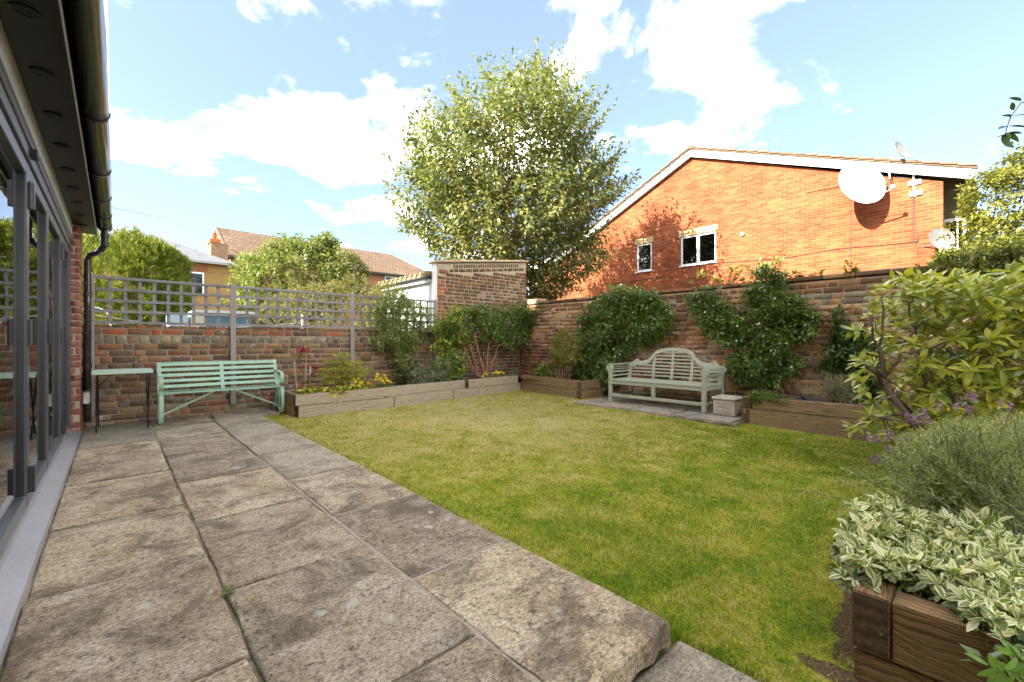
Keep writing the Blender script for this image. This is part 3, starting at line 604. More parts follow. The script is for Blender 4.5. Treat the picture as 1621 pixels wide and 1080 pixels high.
def sleeper(parent, p, q, z0, z1, th, mat, name='sleeper', side=1, bev=.007):
    """a timber from p to q (plan), its face on that line, body to the left of p->q when side=1"""
    p, q = Vector((*p, 0)), Vector((*q, 0)); d = (q - p).normalized(); n = Vector((-d.y, d.x, 0)) * side; L = (q - p).length; m = max(int(L / .12), 2)
    bm = bmesh.new(); rings = []; sd = random.random() * 50
    for i in range(m + 1):
        s = L * i / m; e = .003
        f = lambda k: mnoise.noise((s * 2.2 + sd, k, 0)) * e
        pts = [p + d * s + n * f(1) + Vector((0, 0, z0)), p + d * s + n * (th + f(2)) + Vector((0, 0, z0)), p + d * s + n * (th + f(3)) + Vector((0, 0, z1 + f(4))), p + d * s + n * f(5) + Vector((0, 0, z1 + f(6)))]
        rings.append([bm.verts.new(x) for x in pts])
    uv = bm.loops.layers.uv.new('UVMap'); ends = []
    for i in range(m):
        for j in range(4):
            fc = bm.faces.new((rings[i][j], rings[i][(j + 1) % 4], rings[i + 1][(j + 1) % 4], rings[i + 1][j]))
            for lp in fc.loops:
                co = lp.vert.co; lp[uv].uv = ((co - p).dot(d), co.z if j in (1, 3) else (co - p).dot(n) + .5)
    for rg in (rings[0][::-1], rings[-1]):
        fc = bm.faces.new(rg); fc.material_index = 1
        for lp in fc.loops: co = lp.vert.co; lp[uv].uv = ((co - p).dot(n), co.z - z0)
    bmesh.ops.recalc_face_normals(bm, faces=bm.faces[:])
    sharp = [e for e in bm.edges if len(e.link_faces) == 2 and e.link_faces[0].normal.angle(e.link_faces[1].normal, 0) > .6]
    bmesh.ops.bevel(bm, geom=sharp, offset=bev, segments=2, affect='EDGES', clamp_overlap=True)
    me = bpy.data.meshes.new(name); bm.to_mesh(me); bm.free(); me.materials.append(mat); me.materials.append(M_END)
    return obj(name, me, parent)
def soil_bed(parent, poly, z):
    bm = bmesh.new(); vs = [bm.verts.new((x, y, z)) for x, y in poly]; f = bm.faces.new(vs)
    bmesh.ops.triangulate(bm, faces=[f]); bmesh.ops.subdivide_edges(bm, edges=bm.edges[:], cuts=6, use_grid_fill=True)
    for v in bm.verts: v.co.z += mnoise.noise((v.co.x * 6, v.co.y * 6, 1)) * .02 + mnoise.noise((v.co.x * 21, v.co.y * 21, 1)) * .01
    bmesh.ops.recalc_face_normals(bm, faces=bm.faces[:])
    me = bpy.data.meshes.new('soil'); bm.to_mesh(me); bm.free(); me.materials.append(M_SOIL)
    for p in me.polygons: p.use_smooth = True
    return obj('soil', me, parent)
rb = thing('raised_bed', 'long silvered sleeper bed along the trellis wall and round the corner', 'raised bed', (4, 6.9, 0))
sleeper(rb, (1.90, 6.46), (3.35, 6.45), -.06, .135, .16, M_SLP); sleeper(rb, (3.36, 6.451), (4.62, 6.585), -.06, .135, .16, M_SLP); sleeper(rb, (4.63, 6.586), (6.55, 6.79), -.06, .135, .16, M_SLP)
sleeper(rb, (1.86, 6.455), (3.40, 6.445), .139, .295, .115, M_SLP); sleeper(rb, (3.36, 6.57), (5.05, 6.74), .139, .29, .10, M_SLP); sleeper(rb, (5.0, 6.622), (6.46, 6.778), .139, .30, .10, M_SLP)
sleeper(rb, (6.56, 6.79), (6.362, 4.99), -.06, .135, .12, M_SLB); sleeper(rb, (6.555, 6.80), (6.362, 5.02), .139, .30, .11, M_SLB)
sleeper(rb, (6.36, 4.97), (7.19, 4.95), -.06, .132, .12, M_SLB); sleeper(rb, (6.36, 4.97), (7.19, 4.95), .137, .295, .11, M_SLB)
sleeper(rb, (1.86, 7.49), (1.86, 6.58), -.06, .135, .10, M_SLB); sleeper(rb, (1.86, 7.49), (1.86, 6.58), .139, .29, .10, M_SLB)
soil_bed(rb, [(1.95, 7.49), (1.95, 6.54), (3.4, 6.54), (3.45, 6.64), (5.05, 6.8), (6.50, 6.88), (7.19, 7.49)], .235); soil_bed(rb, [(6.50, 6.87), (6.43, 5.06), (7.19, 5.05), (7.19, 7.485)], .236)
rb2 = thing('raised_bed', 'brown sleeper bed holding rosemary and a black spotlight beside the carved stone box', 'raised bed', (6.7, 1.2, 0))
sleeper(rb2, (6.24, 2.14), (6.25, .34), -.09, .145, .12, M_SLB); sleeper(rb2, (6.243, 2.03), (6.253, .34), .149, .305, .10, M_SLB)
sleeper(rb2, (6.24, 2.15), (7.19, 2.15), -.09, .145, .10, M_SLB, side=-1); sleeper(rb2, (6.24, 2.15), (7.19, 2.15), .149, .30, .10, M_SLB, side=-1)
soil_bed(rb2, [(6.33, 2.06), (6.33, .3), (7.19, .3), (7.19, 2.06)], .25)
rb3 = thing('raised_bed', 'dark wet sleeper bed overflowing with variegated shrub and lavender', 'raised bed', (2.5, 0, 0))
sleeper(rb3, (1.83, .285), (4.1, .285), .020, .212, .098, M_SLW, side=-1, bev=.005); sleeper(rb3, (1.83, .183), (1.85, -1.8), .020, .209, .11, M_SLW, bev=.005)
sleeper(rb3, (1.838, .28), (1.858, -1.8), -.16, .016, .12, M_SLW); sleeper(rb3, (1.97, .28), (4.1, .28), -.16, .016, .10, M_SLW, side=-1)
sleeper(rb3, (4.11, .285), (6.35, .285), .020, .212, .098, M_SLW, side=-1); sleeper(rb3, (4.11, .28), (6.35, .28), -.16, .016, .10, M_SLW, side=-1)
soil_bed(rb3, [(1.94, .2), (1.95, -1.8), (7.19, -1.8), (7.19, .29), (6.3, .25)], .16)
# paving under the curved-back bench
pv_ = obj('paving', MB().box((5.84, 2.12, -.12), (7.2, 4.76, -.028)).mesh('paving', M_JOINT)); tag(pv_, 'strip of grey paving slabs under the curved-back bench', 'paving', kind='structure')
for a, b in ((2.16, 2.98), (2.99, 3.86), (3.87, 4.74)): slab(5.86, 6.55, a, b, z=-.004, mat=M_SLAB2, parent=pv_, th=.05); slab(6.56, 7.18, a, b, z=-.004, mat=M_SLAB2, parent=pv_, th=.05)

# ------------------------------------------------------------------ trellis and posts
M_TRL = surf('weathered_grey_timber', [(0.166, 0.151, 0.144), (0.238, 0.220, 0.209), (0.202, 0.180, 0.162)], 4, 30, .85, .35, .003, .3, .12, stretch=(1, 1, 1))
M_POST = surf('grey_brown_post', [(0.255, 0.217, 0.178), (0.323, 0.285, 0.246)], 5, 30, .85, .35, .003, .3, stretch=(6, 6, 1))
PO = [-.215, 1.29, 3.075, 4.80]
lab = ['grey timber post fixed beside the black downpipe', 'grey timber post rising behind the mint green bench', 'grey timber post rising behind the feathery lime green maple', 'thin grey timber post against the tall end wall']
for x, l in zip(PO, lab):
    p = MB().box((x - .034, 7.44, .12), (x + .034, 7.497, 1.885)).build('trellis_post', M_POST, None, bevel=.004); tag(p, l, 'post', 'trellis posts')
labs = ['square trellis panel between the downpipe post and the bench post', 'square trellis panel in front of the clipped golden mound', 'square trellis panel overgrown by the leafy climber beside the tall end wall']
for k in range(3):
    a, b = PO[k] + .037, PO[k + 1] - .037; t = thing('trellis', labs[k], 'trellis', ((a + b) / 2, 7.5, 1.27), group='trellis panels on the low wall')
    for i, z in enumerate((1.285, 1.425, 1.567, 1.708)):
        MB().bar((a, 7.472, z + random.uniform(-.004, .004)), (b, 7.472, z + random.uniform(-.004, .004)), .018, .036).build('rail', M_TRL, t, bevel=.002)
    MB().bar((a, 7.475, 1.853), (b, 7.475, 1.850), .040, .036).build('top_rail', M_TRL, t, bevel=.003)
    n = round((b - a) / .148)
    for i in range(1, n):
        x = a + (b - a) * i / n + random.uniform(-.004, .004)
        MB().bar((x, 7.492, 1.27), (x + random.uniform(-.003, .003), 7.492, 1.84), .018, .037, up=(1, 0, 0)).build('slat', M_TRL, t, bevel=.002)

# ------------------------------------------------------------------ mint green strap bench
M_MINT = surf('mint_green_paint', [(0.285, 0.445, 0.299), (0.327, 0.482, 0.333), (0.302, 0.452, 0.320)], 4, 60, .42, .1, .001, .10, dirt=((.20, .27, .19), 26, .60))
gb = thing('garden_bench', 'mint green strap-iron garden bench with scrolled arms under the trellis', 'bench', (1.1, 7.05, 0))
BX0, BX1 = .43, 1.80
def bslat(y, z, ny, nz, wd=.042, name='slat', x0=BX0 - .015, x1=BX1 + .01):
    MB().bar((x0, y, z), (x1, y, z), wd, .006, up=(0, ny, nz)).build(name, M_MINT, gb, bevel=.0015)
for y, z in ((6.885, .385), (6.975, .383), (7.065, .386), (7.14, .40)): bslat(y, z, 0, 1, .05 if y < 6.9 else .045, 'seat_slat')
for k in range(5):
    f = k / 4; bslat(7.185 + .105 * f, .455 + .285 * f, -.94, .34, .048 if k == 4 else .042, 'back_slat')
for x in (BX0, BX1):
    e = MB(); ax = (1, 0, 0)
    e.strap([(x, 6.86, .378), (x, 7.0, .376), (x, 7.12, .385), (x, 7.175, .44), (x, 7.235, .60), (x, 7.30, .765)], .045, .007, ax)
    e.build('end_strap', M_MINT, gb)
    c = (6.945, .512); rr = .085
    lp = [(x, c[0] + rr * .75 * math.cos(a), c[1] + rr * math.sin(a)) for a in np.linspace(R(55), R(395), 22)]
    arm = MB().strap([(x, 7.245, .60), (x, 7.15, .612), (x, 7.05, .606)] + [(x, 6.985, .592)] + lp[1:], .042, .007, ax).build('arm_scroll', M_MINT, gb)
    MB().strap([(x, 6.875, .38), (x, 6.858, .30), (x, 6.852, .20), (x, 6.862, .10), (x, 6.892, .03), (x, 6.93, .006), (x, 6.965, .02)], .042, .008, ax).build('leg', M_MINT, gb)
    MB().strap([(x, 7.10, .38), (x, 7.16, .26), (x, 7.225, .12), (x, 7.26, .03), (x, 7.285, .006), (x, 7.315, .01)], .042, .008, ax).build('leg', M_MINT, gb)
    MB().strap([(x, 6.935, .008), (x, 6.99, .06), (x, 7.08, .085), (x, 7.19, .06), (x, 7.272, .010)], .04, .006, ax).build('foot_strap', M_MINT, gb)
    MB().strap([(x, 7.02, .376), (x, 7.015, .24), (x, 7.05, .083)], .03, .006, ax).build('stay', M_MINT, gb)
xm = (BX0 + BX1) / 2
MB().strap([(xm, 6.87, .377), (xm, 7.0, .375), (xm, 7.12, .384), (xm, 7.18, .44), (xm, 7.28, .735)], .045, .006, (1, 0, 0)).build('middle_strap', M_MINT, gb)
for x, s in ((BX0, 1), (BX1, -1)): MB().bar((x + s * .01, 7.04, .10), (xm - s * .12, 7.0, .372), .022, .006, up=(0, 1, 0)).build('brace', M_MINT, gb)
# folding table
M_TOP = surf('pale_green_table_top', [(.42, .54, .40), (.48, .60, .45)], 3, 40, .5, .1, .001, .1)
ft = thing('folding_table', 'small folding table with pale green top and thin black legs beside the downpipe', 'table', (.07, 7.0, 0))
MB().box((-.19, 6.70, .690), (.345, 7.28, .705)).box((-.19, 6.70, .668), (.345, 6.712, .69)).box((-.19, 7.268, .668), (.345, 7.28, .69)).build('table_top', M_TOP, ft, bevel=.003)
M_IRON = plain('black_iron', (.015, .014, .013), .45, .3)
for x in (-.15, .30):
    for y0, y1 in ((6.76, 7.20), (7.20, 6.78)):
        MB().tube([(x + (.012 if y0 > 7 else 0), y0, .008), (x + (.012 if y0 > 7 else 0), y1, .685)], .0075, 6).build('leg', M_IRON, ft)
    MB().tube([(x, 6.73, .008), (x, 6.80, .008)], .009, 6).build('foot', M_IRON, ft)
MB().tube([(-.15, 6.84, .13), (.30, 6.84, .13)], .006, 6).build('stretcher', M_IRON, ft)
MB().tube([(-.15, 7.08, .50), (.0, 7.02, .67)], .005, 6).build('stay', M_IRON, ft)

# ------------------------------------------------------------------ curved-back bench
M_SAGE = surf('sage_grey_paint', [(0.335, 0.346, 0.232), (0.377, 0.382, 0.261), (0.349, 0.352, 0.242)], 3, 45, .6, .12, .001, .10, dirt=((.27, .27, .19), 16, .58))
lb = thing('garden_bench', 'pale sage wooden bench with scrolled curved back against the orange brick wall', 'bench', (6.6, 3.5, 0))
FX, BXx, LY0, LY1 = 6.33, 6.93, 2.70, 4.31
def sage(name, m, bev=.005): return m.build(name, M_SAGE, lb, bevel=bev)
for y in (LY0, LY1): sage('leg', MB().box((FX - .03, y - .03, 0), (FX + .03, y + .03, .565)))
for y in (LY0, LY1): sage('leg', MB().prism([(BXx + .05, y - .03, 0), (BXx + .11, y - .03, 0), (BXx + .03, y - .03, .38), (BXx + .075, y - .03, .66), (BXx + .025, y - .03, .66), (BXx - .03, y - .03, .38)], (0, .06, 0)))
sage('seat_rail', MB().box((FX - .024, LY0 + .03, .31), (FX + .016, LY1 - .03, .372))); sage('seat_rail', MB().box((BXx - .03, LY0 + .03, .31), (BXx + .01, LY1 - .03, .365)))
for y in (LY0, LY1): sage('side_rail', MB().box((FX + .03, y - .02, .31), (BXx - .03, y + .02, .372))); sage('stretcher', MB().box((FX + .03, y - .018, .095), (BXx + .03, y + .018, .14)))
sage('stretcher', MB().box((FX - .02, LY0 + .03, .095), (FX + .02, LY1 - .03, .145))); sage('stretcher', MB().box((BXx + .045, LY0 + .03, .095), (BXx + .085, LY1 - .03, .14)))
ym = (LY0 + LY1) / 2
sage('centre_leg', MB().box((FX - .024, ym - .03, .146), (FX + .02, ym + .03, .309)))
for i in range(7):
    x = FX - .035 + i * .0865; sage('seat_slat', MB().box((x, LY0 - .028 if x > FX + .02 and x < BXx - .06 else LY0 + .032, .3725), (x + .078, LY1 + .028 if x > FX + .02 and x < BXx - .06 else LY1 - .032, .392)), .004)
bx = lambda z: BXx - .02 + (z - .38) * .16
def crest(u):                                   # top line of the back, u = 0 at the post, 1 at the middle
    if u < .05: return .655
    if u < .16: return .655 + .062 * math.sin((u - .05) / .11 * math.pi / 2) ** 1
    if u < .26: return .717 - .025 * (u - .16) / .10
    if u < .42: return .692 + .03 * ((u - .26) / .16) ** 2
    if u < .66: t = (u - .42) / .24; return .722 + .145 * (t * t * (3 - 2 * t)) + .03 * t
    t = (u - .66) / .34; return .897 + .042 * math.sin(t * math.pi / 2)
def under(u):
    c = crest(u)
    if u < .05: return .575
    if u < .17: return .60 + .02 * math.sin(u * 40)
    if u < .42: return c - .072
    if u < .66: return c - .085 + .02 * (u - .42) / .24
    return c - .062
top, bot = [], []
for k in range(61):
    u = k / 60; y = LY1 + .01 - u * (LY1 - LY0 + .02); uu = 1 - abs(2 * u - 1)
    top.append((bx(crest(uu)), y, crest(uu))); bot.append((bx(under(uu)), y, under(uu)))
cr = MB(); nn = len(top); vs = []
for t_, b_ in zip(top, bot): vs += [t_, b_, (b_[0] + .038, b_[1], b_[2]), (t_[0] + .038, t_[1], t_[2])]
fs = []
for k in range(nn - 1):
    for j in range(4): fs.append((k * 4 + j, k * 4 + (j + 1) % 4, k * 4 + 4 + (j + 1) % 4, k * 4 + 4 + j))
fs += [(0, 1, 2, 3), tuple((nn - 1) * 4 + j for j in (3, 2, 1, 0))]
cr.add(vs, fs).build('crest_rail', M_SAGE, lb)
for s in (-1, 1):                                # small volutes on the crest
    y = ym + s * (LY1 - LY0) / 2 * .84
    sage('volute', MB().lathe([(.034, -.005), (.034, .043)], (bx(.70), y, .700), 16, 'X'), .004)
for f in (-.42, 0, .42):
    y = ym + f * (LY1 - LY0) / 2; zt = under(1 - abs(f)) + .008
    sage('back_post', MB().bar((bx(.39) + .015, y, .392), (bx(zt) + .015, y, zt), .026, .042, up=(0, 1, 0)), .003)
zz = .445
while zz < .86:
    hw = (LY1 - LY0) / 2
    ok = [u for u in np.linspace(0, 1, 200) if under(u) > zz + .005]
    u0 = min(ok) if ok else 1
    ya, yb = ym - hw * (1 - u0) , ym + hw * (1 - u0)
    sage('back_slat', MB().bar((bx(zz) + .016, ya + .005, zz), (bx(zz) + .016, yb - .005, zz), .016, .026), .003)
    zz += .058
for y in (LY0, LY1):
    a = MB().lathe([(.058, -.028), (.060, -.022), (.060, .022), (.058, .028)], (0, 0, 0), 20, 'X')
    sage('arm_scroll', MB().lathe([(.058, -.03), (.060, -.022), (.060, .022), (.058, .03)], (FX, y + (.018 if y > ym else -.018), .588), 20, 'X'), 0)
    sage('arm_scroll', MB().lathe([(.05, -.03), (.05, .03)], (BXx + .03, y + (.018 if y > ym else -.018), .60), 20, 'X'), 0)
    for k, (dy, z) in enumerate(((0, .644), (.036, .628), (.052, .59), (.04, .552))):
        s = 1 if y > ym else -1
        sage('arm_slat', MB().box((FX + .032, y + s * (.018 + dy) - .012, z - .009), (BXx + .0, y + s * (.018 + dy) + .012, z + .009)), .003)
    for z in (.45, .515): sage('side_slat', MB().box((FX + .03, y - .010, z - .013), (BXx - .01, y + .010, z + .013)), .003)
# carved stone box
M_CAST = surf('cast_stone', [(0.426, 0.378, 0.267), (0.501, 0.450, 0.324), (0.464, 0.405, 0.292)], 5, 70, .9, .35, .003, .18, dirt=((.30, .25, .18), 7, .64))
cb = thing('stone_planter_box', 'square cast stone box with carved knot panel and lid next to the sage bench', 'planter', (6.46, 2.43, 0))
MB().box((6.315, 2.275, .0), (6.605, 2.565, .215)).build('body', M_CAST, cb, bevel=.006)
MB().box((6.295, 2.255, .216), (6.625, 2.585, .252)).build('lid', M_CAST, cb, bevel=.01)
MB().box((6.325, 2.285, .2525), (6.595, 2.555, .262)).build('lid_panel', M_CAST, cb, bevel=.006)
def knot(o, u, v, n):
    o, u, v, n = map(Vector, (o, u, v, n)); P = lambda a, b: o + u * a + v * b + n * .003
    k = MB()
    for i in range(3):
        for j in range(3):
            if (i + j) % 2 == 0 or i == j == 1:
                c = (-.06 + .06 * i, -.05 + .05 * j)
                k.tube([P(c[0] + .036 * math.cos(a), c[1] + .03 * math.sin(a)) for a in np.linspace(0, 2 * math.pi, 13)], .007, 5, cap=False)
    for a, b in (((-.09, -.08), (.09, .08)), ((-.09, .08), (.09, -.08)), ((-.09, 0), (0, .08)), ((0, .08), (.09, 0)), ((.09, 0), (0, -.08)), ((0, -.08), (-.09, 0))): k.tube([P(*a), P(*b)], .006, 5)
    k.build('carved_knot', M_CAST, cb)
knot((6.313, 2.42, .108), (0, -1, 0), (0, 0, 1), (-1, 0, 0)); knot((6.46, 2.273, .108), (1, 0, 0), (0, 0, 1), (0, -1, 0))
# bottle, spotlight
M_BOT = glass_mat('green_bottle_glass', (.10, .28, .16), .02)
b = MB().lathe([(.028, 0), (.034, .01), (.034, .12), (.014, .165), (.013, .20), (.016, .202), (.016, .212)], (6.72, 2.28, 0.0), 16).build('bottle', M_BOT, None, smooth=True); tag(b, 'green glass bottle tucked between the stone box and the sleeper bed', 'bottle')
sp = thing('garden_spotlight', 'small black cylindrical spotlight tilted on the soil of the sleeper bed', 'spotlight', (6.5, 1.47, .25))
MB().tube([(6.49, 1.40, .265), (6.50, 1.435, .285), (6.52, 1.52, .335)], .031, 14).build('lamp_body', M_BLACK, sp)
MB().tube([(6.505, 1.46, .20), (6.505, 1.46, .30)], .008, 8).build('spike', M_BLACK, sp)
# ------------------------------------------------------------------ buildings beyond the walls
def coursed_mat(name, c1, c2, mort, plane='YZ', bw=.225, bh=.075, mo=.010, vary=.5, bstr=.35):
    m, nt = newmat(name); o = N(nt, 'ShaderNodeTexCoord').outputs['Object']; s = N(nt, 'ShaderNodeSeparateXYZ', {0: o})
    i, j = {'YZ': (1, 2), 'XZ': (0, 2), 'XY': (0, 1)}[plane]
    v = N(nt, 'ShaderNodeCombineXYZ', {0: s.outputs[i], 1: s.outputs[j]}).outputs[0]
    b = N(nt, 'ShaderNodeTexBrick', {'Vector': v, 'Color1': (*c1, 1), 'Color2': (*c2, 1), 'Mortar': (*mort, 1), 'Scale': 1., 'Mortar Size': mo, 'Mortar Smooth': .3, 'Bias': -.1, 'Brick Width': bw, 'Row Height': bh})
    c = mixc(nt, 1., b.outputs[0], ramp(nt, noise(nt, o, .7, 5, .6), [(.3, (1 - .25 * vary,) * 3), (.7, (1 + .25 * vary,) * 3)]), 'MULTIPLY')
    c = mixc(nt, 1., c, ramp(nt, noise(nt, N(nt, 'ShaderNodeMapping', {0: o, 3: (1, 1, 5)}).outputs[0], 2.5, 4, .7), [(.3, (1 - .2 * vary,) * 3), (.7, (1 + .2 * vary,) * 3)]), 'MULTIPLY')
    finish(nt, c, .9, math_(nt, 'ADD', math_(nt, 'MULTIPLY', b.outputs[1], -1.), math_(nt, 'MULTIPLY', noise(nt, o, 60, 4), .4)), bstr, .006, spec=.2); return m
M_OR = coursed_mat('orange_facing_brick', (.185, .044, .015), (.285, .088, .033), (.25, .10, .046), vary=1.1)
M_TILE = surf('brown_concrete_tile', [(0.115, 0.075, 0.043), (0.161, 0.109, 0.063), (0.092, 0.063, 0.040)], 1.2, 25, .9, .4, .01)
M_UPVC = plain('white_window_plastic', (.74, .75, .76), .3)
M_CABLE = plain('black_cable', (.02, .02, .02), .5)
M_WGL = glass_mat('window_glass', (.22, .25, .26), .01)
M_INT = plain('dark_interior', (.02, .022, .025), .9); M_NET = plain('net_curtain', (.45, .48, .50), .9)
OX = 14.5
oh = thing('brick_house', 'orange brick gabled house with satellite dishes behind the long garden wall', 'house', (18, 6, 0))
AP = (6.6, 7.34); EL, ER = (14.2, 4.05), (.53, 4.86)
def holes_wall(X, outline, holes, mat, parent, thick=.2):
    bm = bmesh.new()
    # wall as strips round the windows: cut vertical bands at every window edge
    ys = sorted({p[0] for p in outline} | {h[k] for h in holes for k in (0, 1)})
    def topz(y):
        for (a, za), (b, zb) in zip(outline[:-1], outline[1:]):
            if min(a, b) - 1e-6 <= y <= max(a, b) + 1e-6: return za + (zb - za) * (y - a) / (b - a)
    for a, b in zip(ys[:-1], ys[1:]):
        cuts = sorted((h[2], h[3]) for h in holes if h[0] < (a + b) / 2 < h[1]); z = 0
        for lo, hi in cuts + [(None, None)]:
            zs = [(a, z), (b, z), (b, lo if lo is not None else topz(b)), (a, lo if lo is not None else topz(a))]
            bm.faces.new([bm.verts.new((X, y, zz)) for y, zz in zs]); z = hi
    for h in holes:
        q = [(h[0], h[2]), (h[1], h[2]), (h[1], h[3]), (h[0], h[3])]
        for (a, b) in zip(q, q[1:] + q[:1]): bm.faces.new([bm.verts.new(v) for v in ((X, *a), (X, *b), (X + thick, *b), (X + thick, *a))])
    bmesh.ops.remove_doubles(bm, verts=bm.verts[:], dist=1e-4)
    me = bpy.data.meshes.new('wall'); bm.to_mesh(me); bm.free(); me.materials.append(mat)
    return obj('wall', me, parent)
W1 = (8.10, 8.72, 3.66, 4.68); W2 = (5.80, 7.00, 3.66, 4.67)
holes_wall(OX, [ER, AP, EL], [W1, W2], M_OR, oh)
MB().prism([(OX + .25, ER[0] + .02, 0), (OX + .25, EL[0], 0), (OX + .25, EL[0], EL[1] - .05), (OX + .25, AP[0], AP[1] - .05), (OX + .25, ER[0] + .02, ER[1] - .05)], (7, 0, 0)).build('body', M_OR, oh)
for (a, b, lo, hi), mull in ((W1, False), (W2, True)):
    f = MB(); t = .055
    f.box((OX + .03, a, lo), (OX + .09, a + t, hi)).box((OX + .03, b - t, lo), (OX + .09, b, hi)).box((OX + .031, a + t, lo), (OX + .089, b - t, lo + t)).box((OX + .031, a + t, hi - t), (OX + .089, b - t, hi))
    if mull: f.box((OX + .025, (a + b) / 2 - .05, lo + t), (OX + .085, (a + b) / 2 + .05, hi - t))
    wn = f.build('window', M_UPVC, oh)
    for y0, y1 in (((a + t, (a + b) / 2 - .05), ((a + b) / 2 + .05, b - t)) if mull else ((a + t, b - t),)):
        MB().box((OX + .055, y0, lo + t), (OX + .06, y1, hi - t)).build('pane', M_WGL, wn)
        if mull: MB().box((OX + .10, y0 + .02, lo + t), (OX + .11, y1 - .02, (lo + hi) / 2 - .03)).build('net_curtain', M_NET, wn)
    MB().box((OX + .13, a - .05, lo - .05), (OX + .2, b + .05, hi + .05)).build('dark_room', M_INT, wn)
    MB().box((OX - .05, a - .04, lo - .04), (OX + .03, b + .04, lo - .001)).build('sill', M_UPVC, wn)
    n = int((b - a + .2) / .085)
    for k in range(n):
        y = a - .06 + k * (b - a + .12) / n
        MB().box((OX - .012, y, hi + .005), (OX + .06, y + (b - a + .12) / n - .014, hi + .215)).build('lintel_brick', brick_mat('buff_brick', [(.46, .33, .16), (.52, .38, .20), (.42, .28, .13)], (.45, .31, .16), .7) if 'buff_brick' not in MATS else MATS['buff_brick'], oh)
def rake(y0, z0, y1, z1, x0, x1, h, mat, name, par, off=0.):
    MB().prism([(x0, y0, z0 + off), (x0, y1, z1 + off), (x0, y1, z1 + off + h), (x0, y0, z0 + off + h)], (x1 - x0, 0, 0)).build(name, mat, par)
RA, RR, RL = (6.6, 7.32), (-.02, 4.72), (14.4, 3.72)
for e in (RR, RL):
    rake(e[0], e[1], RA[0], RA[1], OX - .14, OX - .10, .24, M_UPVC, 'barge_board', oh)
    rake(e[0], e[1], RA[0], RA[1], OX - .10, OX - .005, .03, M_UPVC, 'soffit_board', oh, .02)
    rf = MB().prism([(OX - .18, e[0], e[1] + .241), (OX - .18, RA[0], RA[1] + .241), (OX - .18, RA[0], RA[1] + .30), (OX - .18, e[0], e[1] + .30)], (7.4, 0, 0)).build('roof', M_TILE, oh)
    n = 22
    for k in range(n):                               # ragged tile ends along the verge
        f = k / n; y = e[0] + (RA[0] - e[0]) * f; z = e[1] + (RA[1] - e[1]) * f; y2 = e[0] + (RA[0] - e[0]) * (k + 1) / n; z2 = e[1] + (RA[1] - e[1]) * (k + 1) / n
        MB().prism([(OX - .21, y, z + .30), (OX - .21, y2, z2 + .27), (OX - .21, y2, z2 + .31), (OX - .21, y, z + .345)], (.5, 0, 0)).build('tile', M_TILE, rf)
    rake(e[0] + .3 * (1 if e is RR else -1), e[1] + .12, RA[0], RA[1], OX + 2.4, OX + 2.5, .30, M_UPVC, 'upper_barge_board', oh, .42) if e is RR else None
    if e is RR: MB().prism([(OX + 2.3, e[0] + .3, e[1] + .855), (OX + 2.3, RA[0], RA[1] + .73), (OX + 2.3, RA[0], RA[1] + .80), (OX + 2.3, e[0] + .3, e[1] + .92)], (5, 0, 0)).build('upper_roof', M_TILE, oh)
MB().tube([(OX - .2, 6.6, 7.64), (OX + 7, 6.6, 7.64)], .09, 8).build('ridge_tile', M_TILE, oh)
MB().lathe([(.05, 0), (.06, -.05), (.0, -.05)], (OX, 4.98, 4.41), 16, 'X').build('air_vent', plain('vent_grey', (.35, .33, .28), .7), oh)
# set-back corner with narrow window and dark cladding
M_CLAD = surf('dark_timber_cladding', [(.10, .085, .04), (.15, .13, .07)], 3, 30, .7)
SX = 15.5
MB().box((SX + .02, -.1, 0), (SX + .3, .62, 3.1)).build('corner_wall', M_OR, oh)
MB().box((SX, -.02, 4.14), (SX + .3, .60, 4.9)).build('cladding', M_CLAD, oh)
wn = MB().box((SX, .16, 3.1), (SX + .06, .225, 4.14)).box((SX, .535, 3.1), (SX + .06, .60, 4.14)).box((SX, .225, 4.07), (SX + .06, .535, 4.14)).box((SX, .225, 3.1), (SX + .06, .535, 3.17)).box((SX + .002, .30, 3.17), (SX + .058, .325, 4.07)).build('window', M_UPVC, oh)
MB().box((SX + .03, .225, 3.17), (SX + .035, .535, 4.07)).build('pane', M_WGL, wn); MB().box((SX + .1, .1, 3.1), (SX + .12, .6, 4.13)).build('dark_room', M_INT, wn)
MB().prism([(OX - .14, -.03, 5.02), (OX - .14, .02, 5.0), (SX + .2, .12, 3.72), (SX + .2, .04, 3.72)], (.12, .0, 0)).build('end_fin', M_CLAD, oh)
# cables
def cable(pts, r=.008): MB().tube([(OX - .012, y, z) for y, z in pts], r, 5).build('cable', M_CABLE, oh)
P = lambda px, py: tuple(onX(px, py, OX))[1:]
cable([P(1347, 312), P(1347, 370), P(1347, 428)], .010); cable([P(1120, 417), P(1180, 414), P(1245, 408), P(1330, 394), P(1400, 388), P(1450, 383), P(1454, 380)])
cable([P(1276, 297), P(1276, 306), P(1330, 295)]); cable([P(1446, 312), P(1445, 365), P(1449, 390), P(1458, 407)]); cable([P(1448, 312), P(1449, 360), P(1454, 381), P(1450, 386)])
cable([P(905, 462), P(960, 452), P(1050, 438)], .007); cable([P(1340, 432), P(1445, 423)], .007); cable([P(1415, 265), P(1417, 280), P(1440, 283)], .007)
MB().tube([(OX - .02, *P(1446, 276)), (OX - .02, *P(1448, 312))], .02, 6).build('conduit', M_UPVC, oh)
for px, py in ((1448, 290), (1450, 307)):
    y, z = P(px, py); MB().box((OX - .05, y - .12, z - .05), (OX - .0, y + .12, z + .06)).build('junction_box', M_UPVC, oh, bevel=.01)
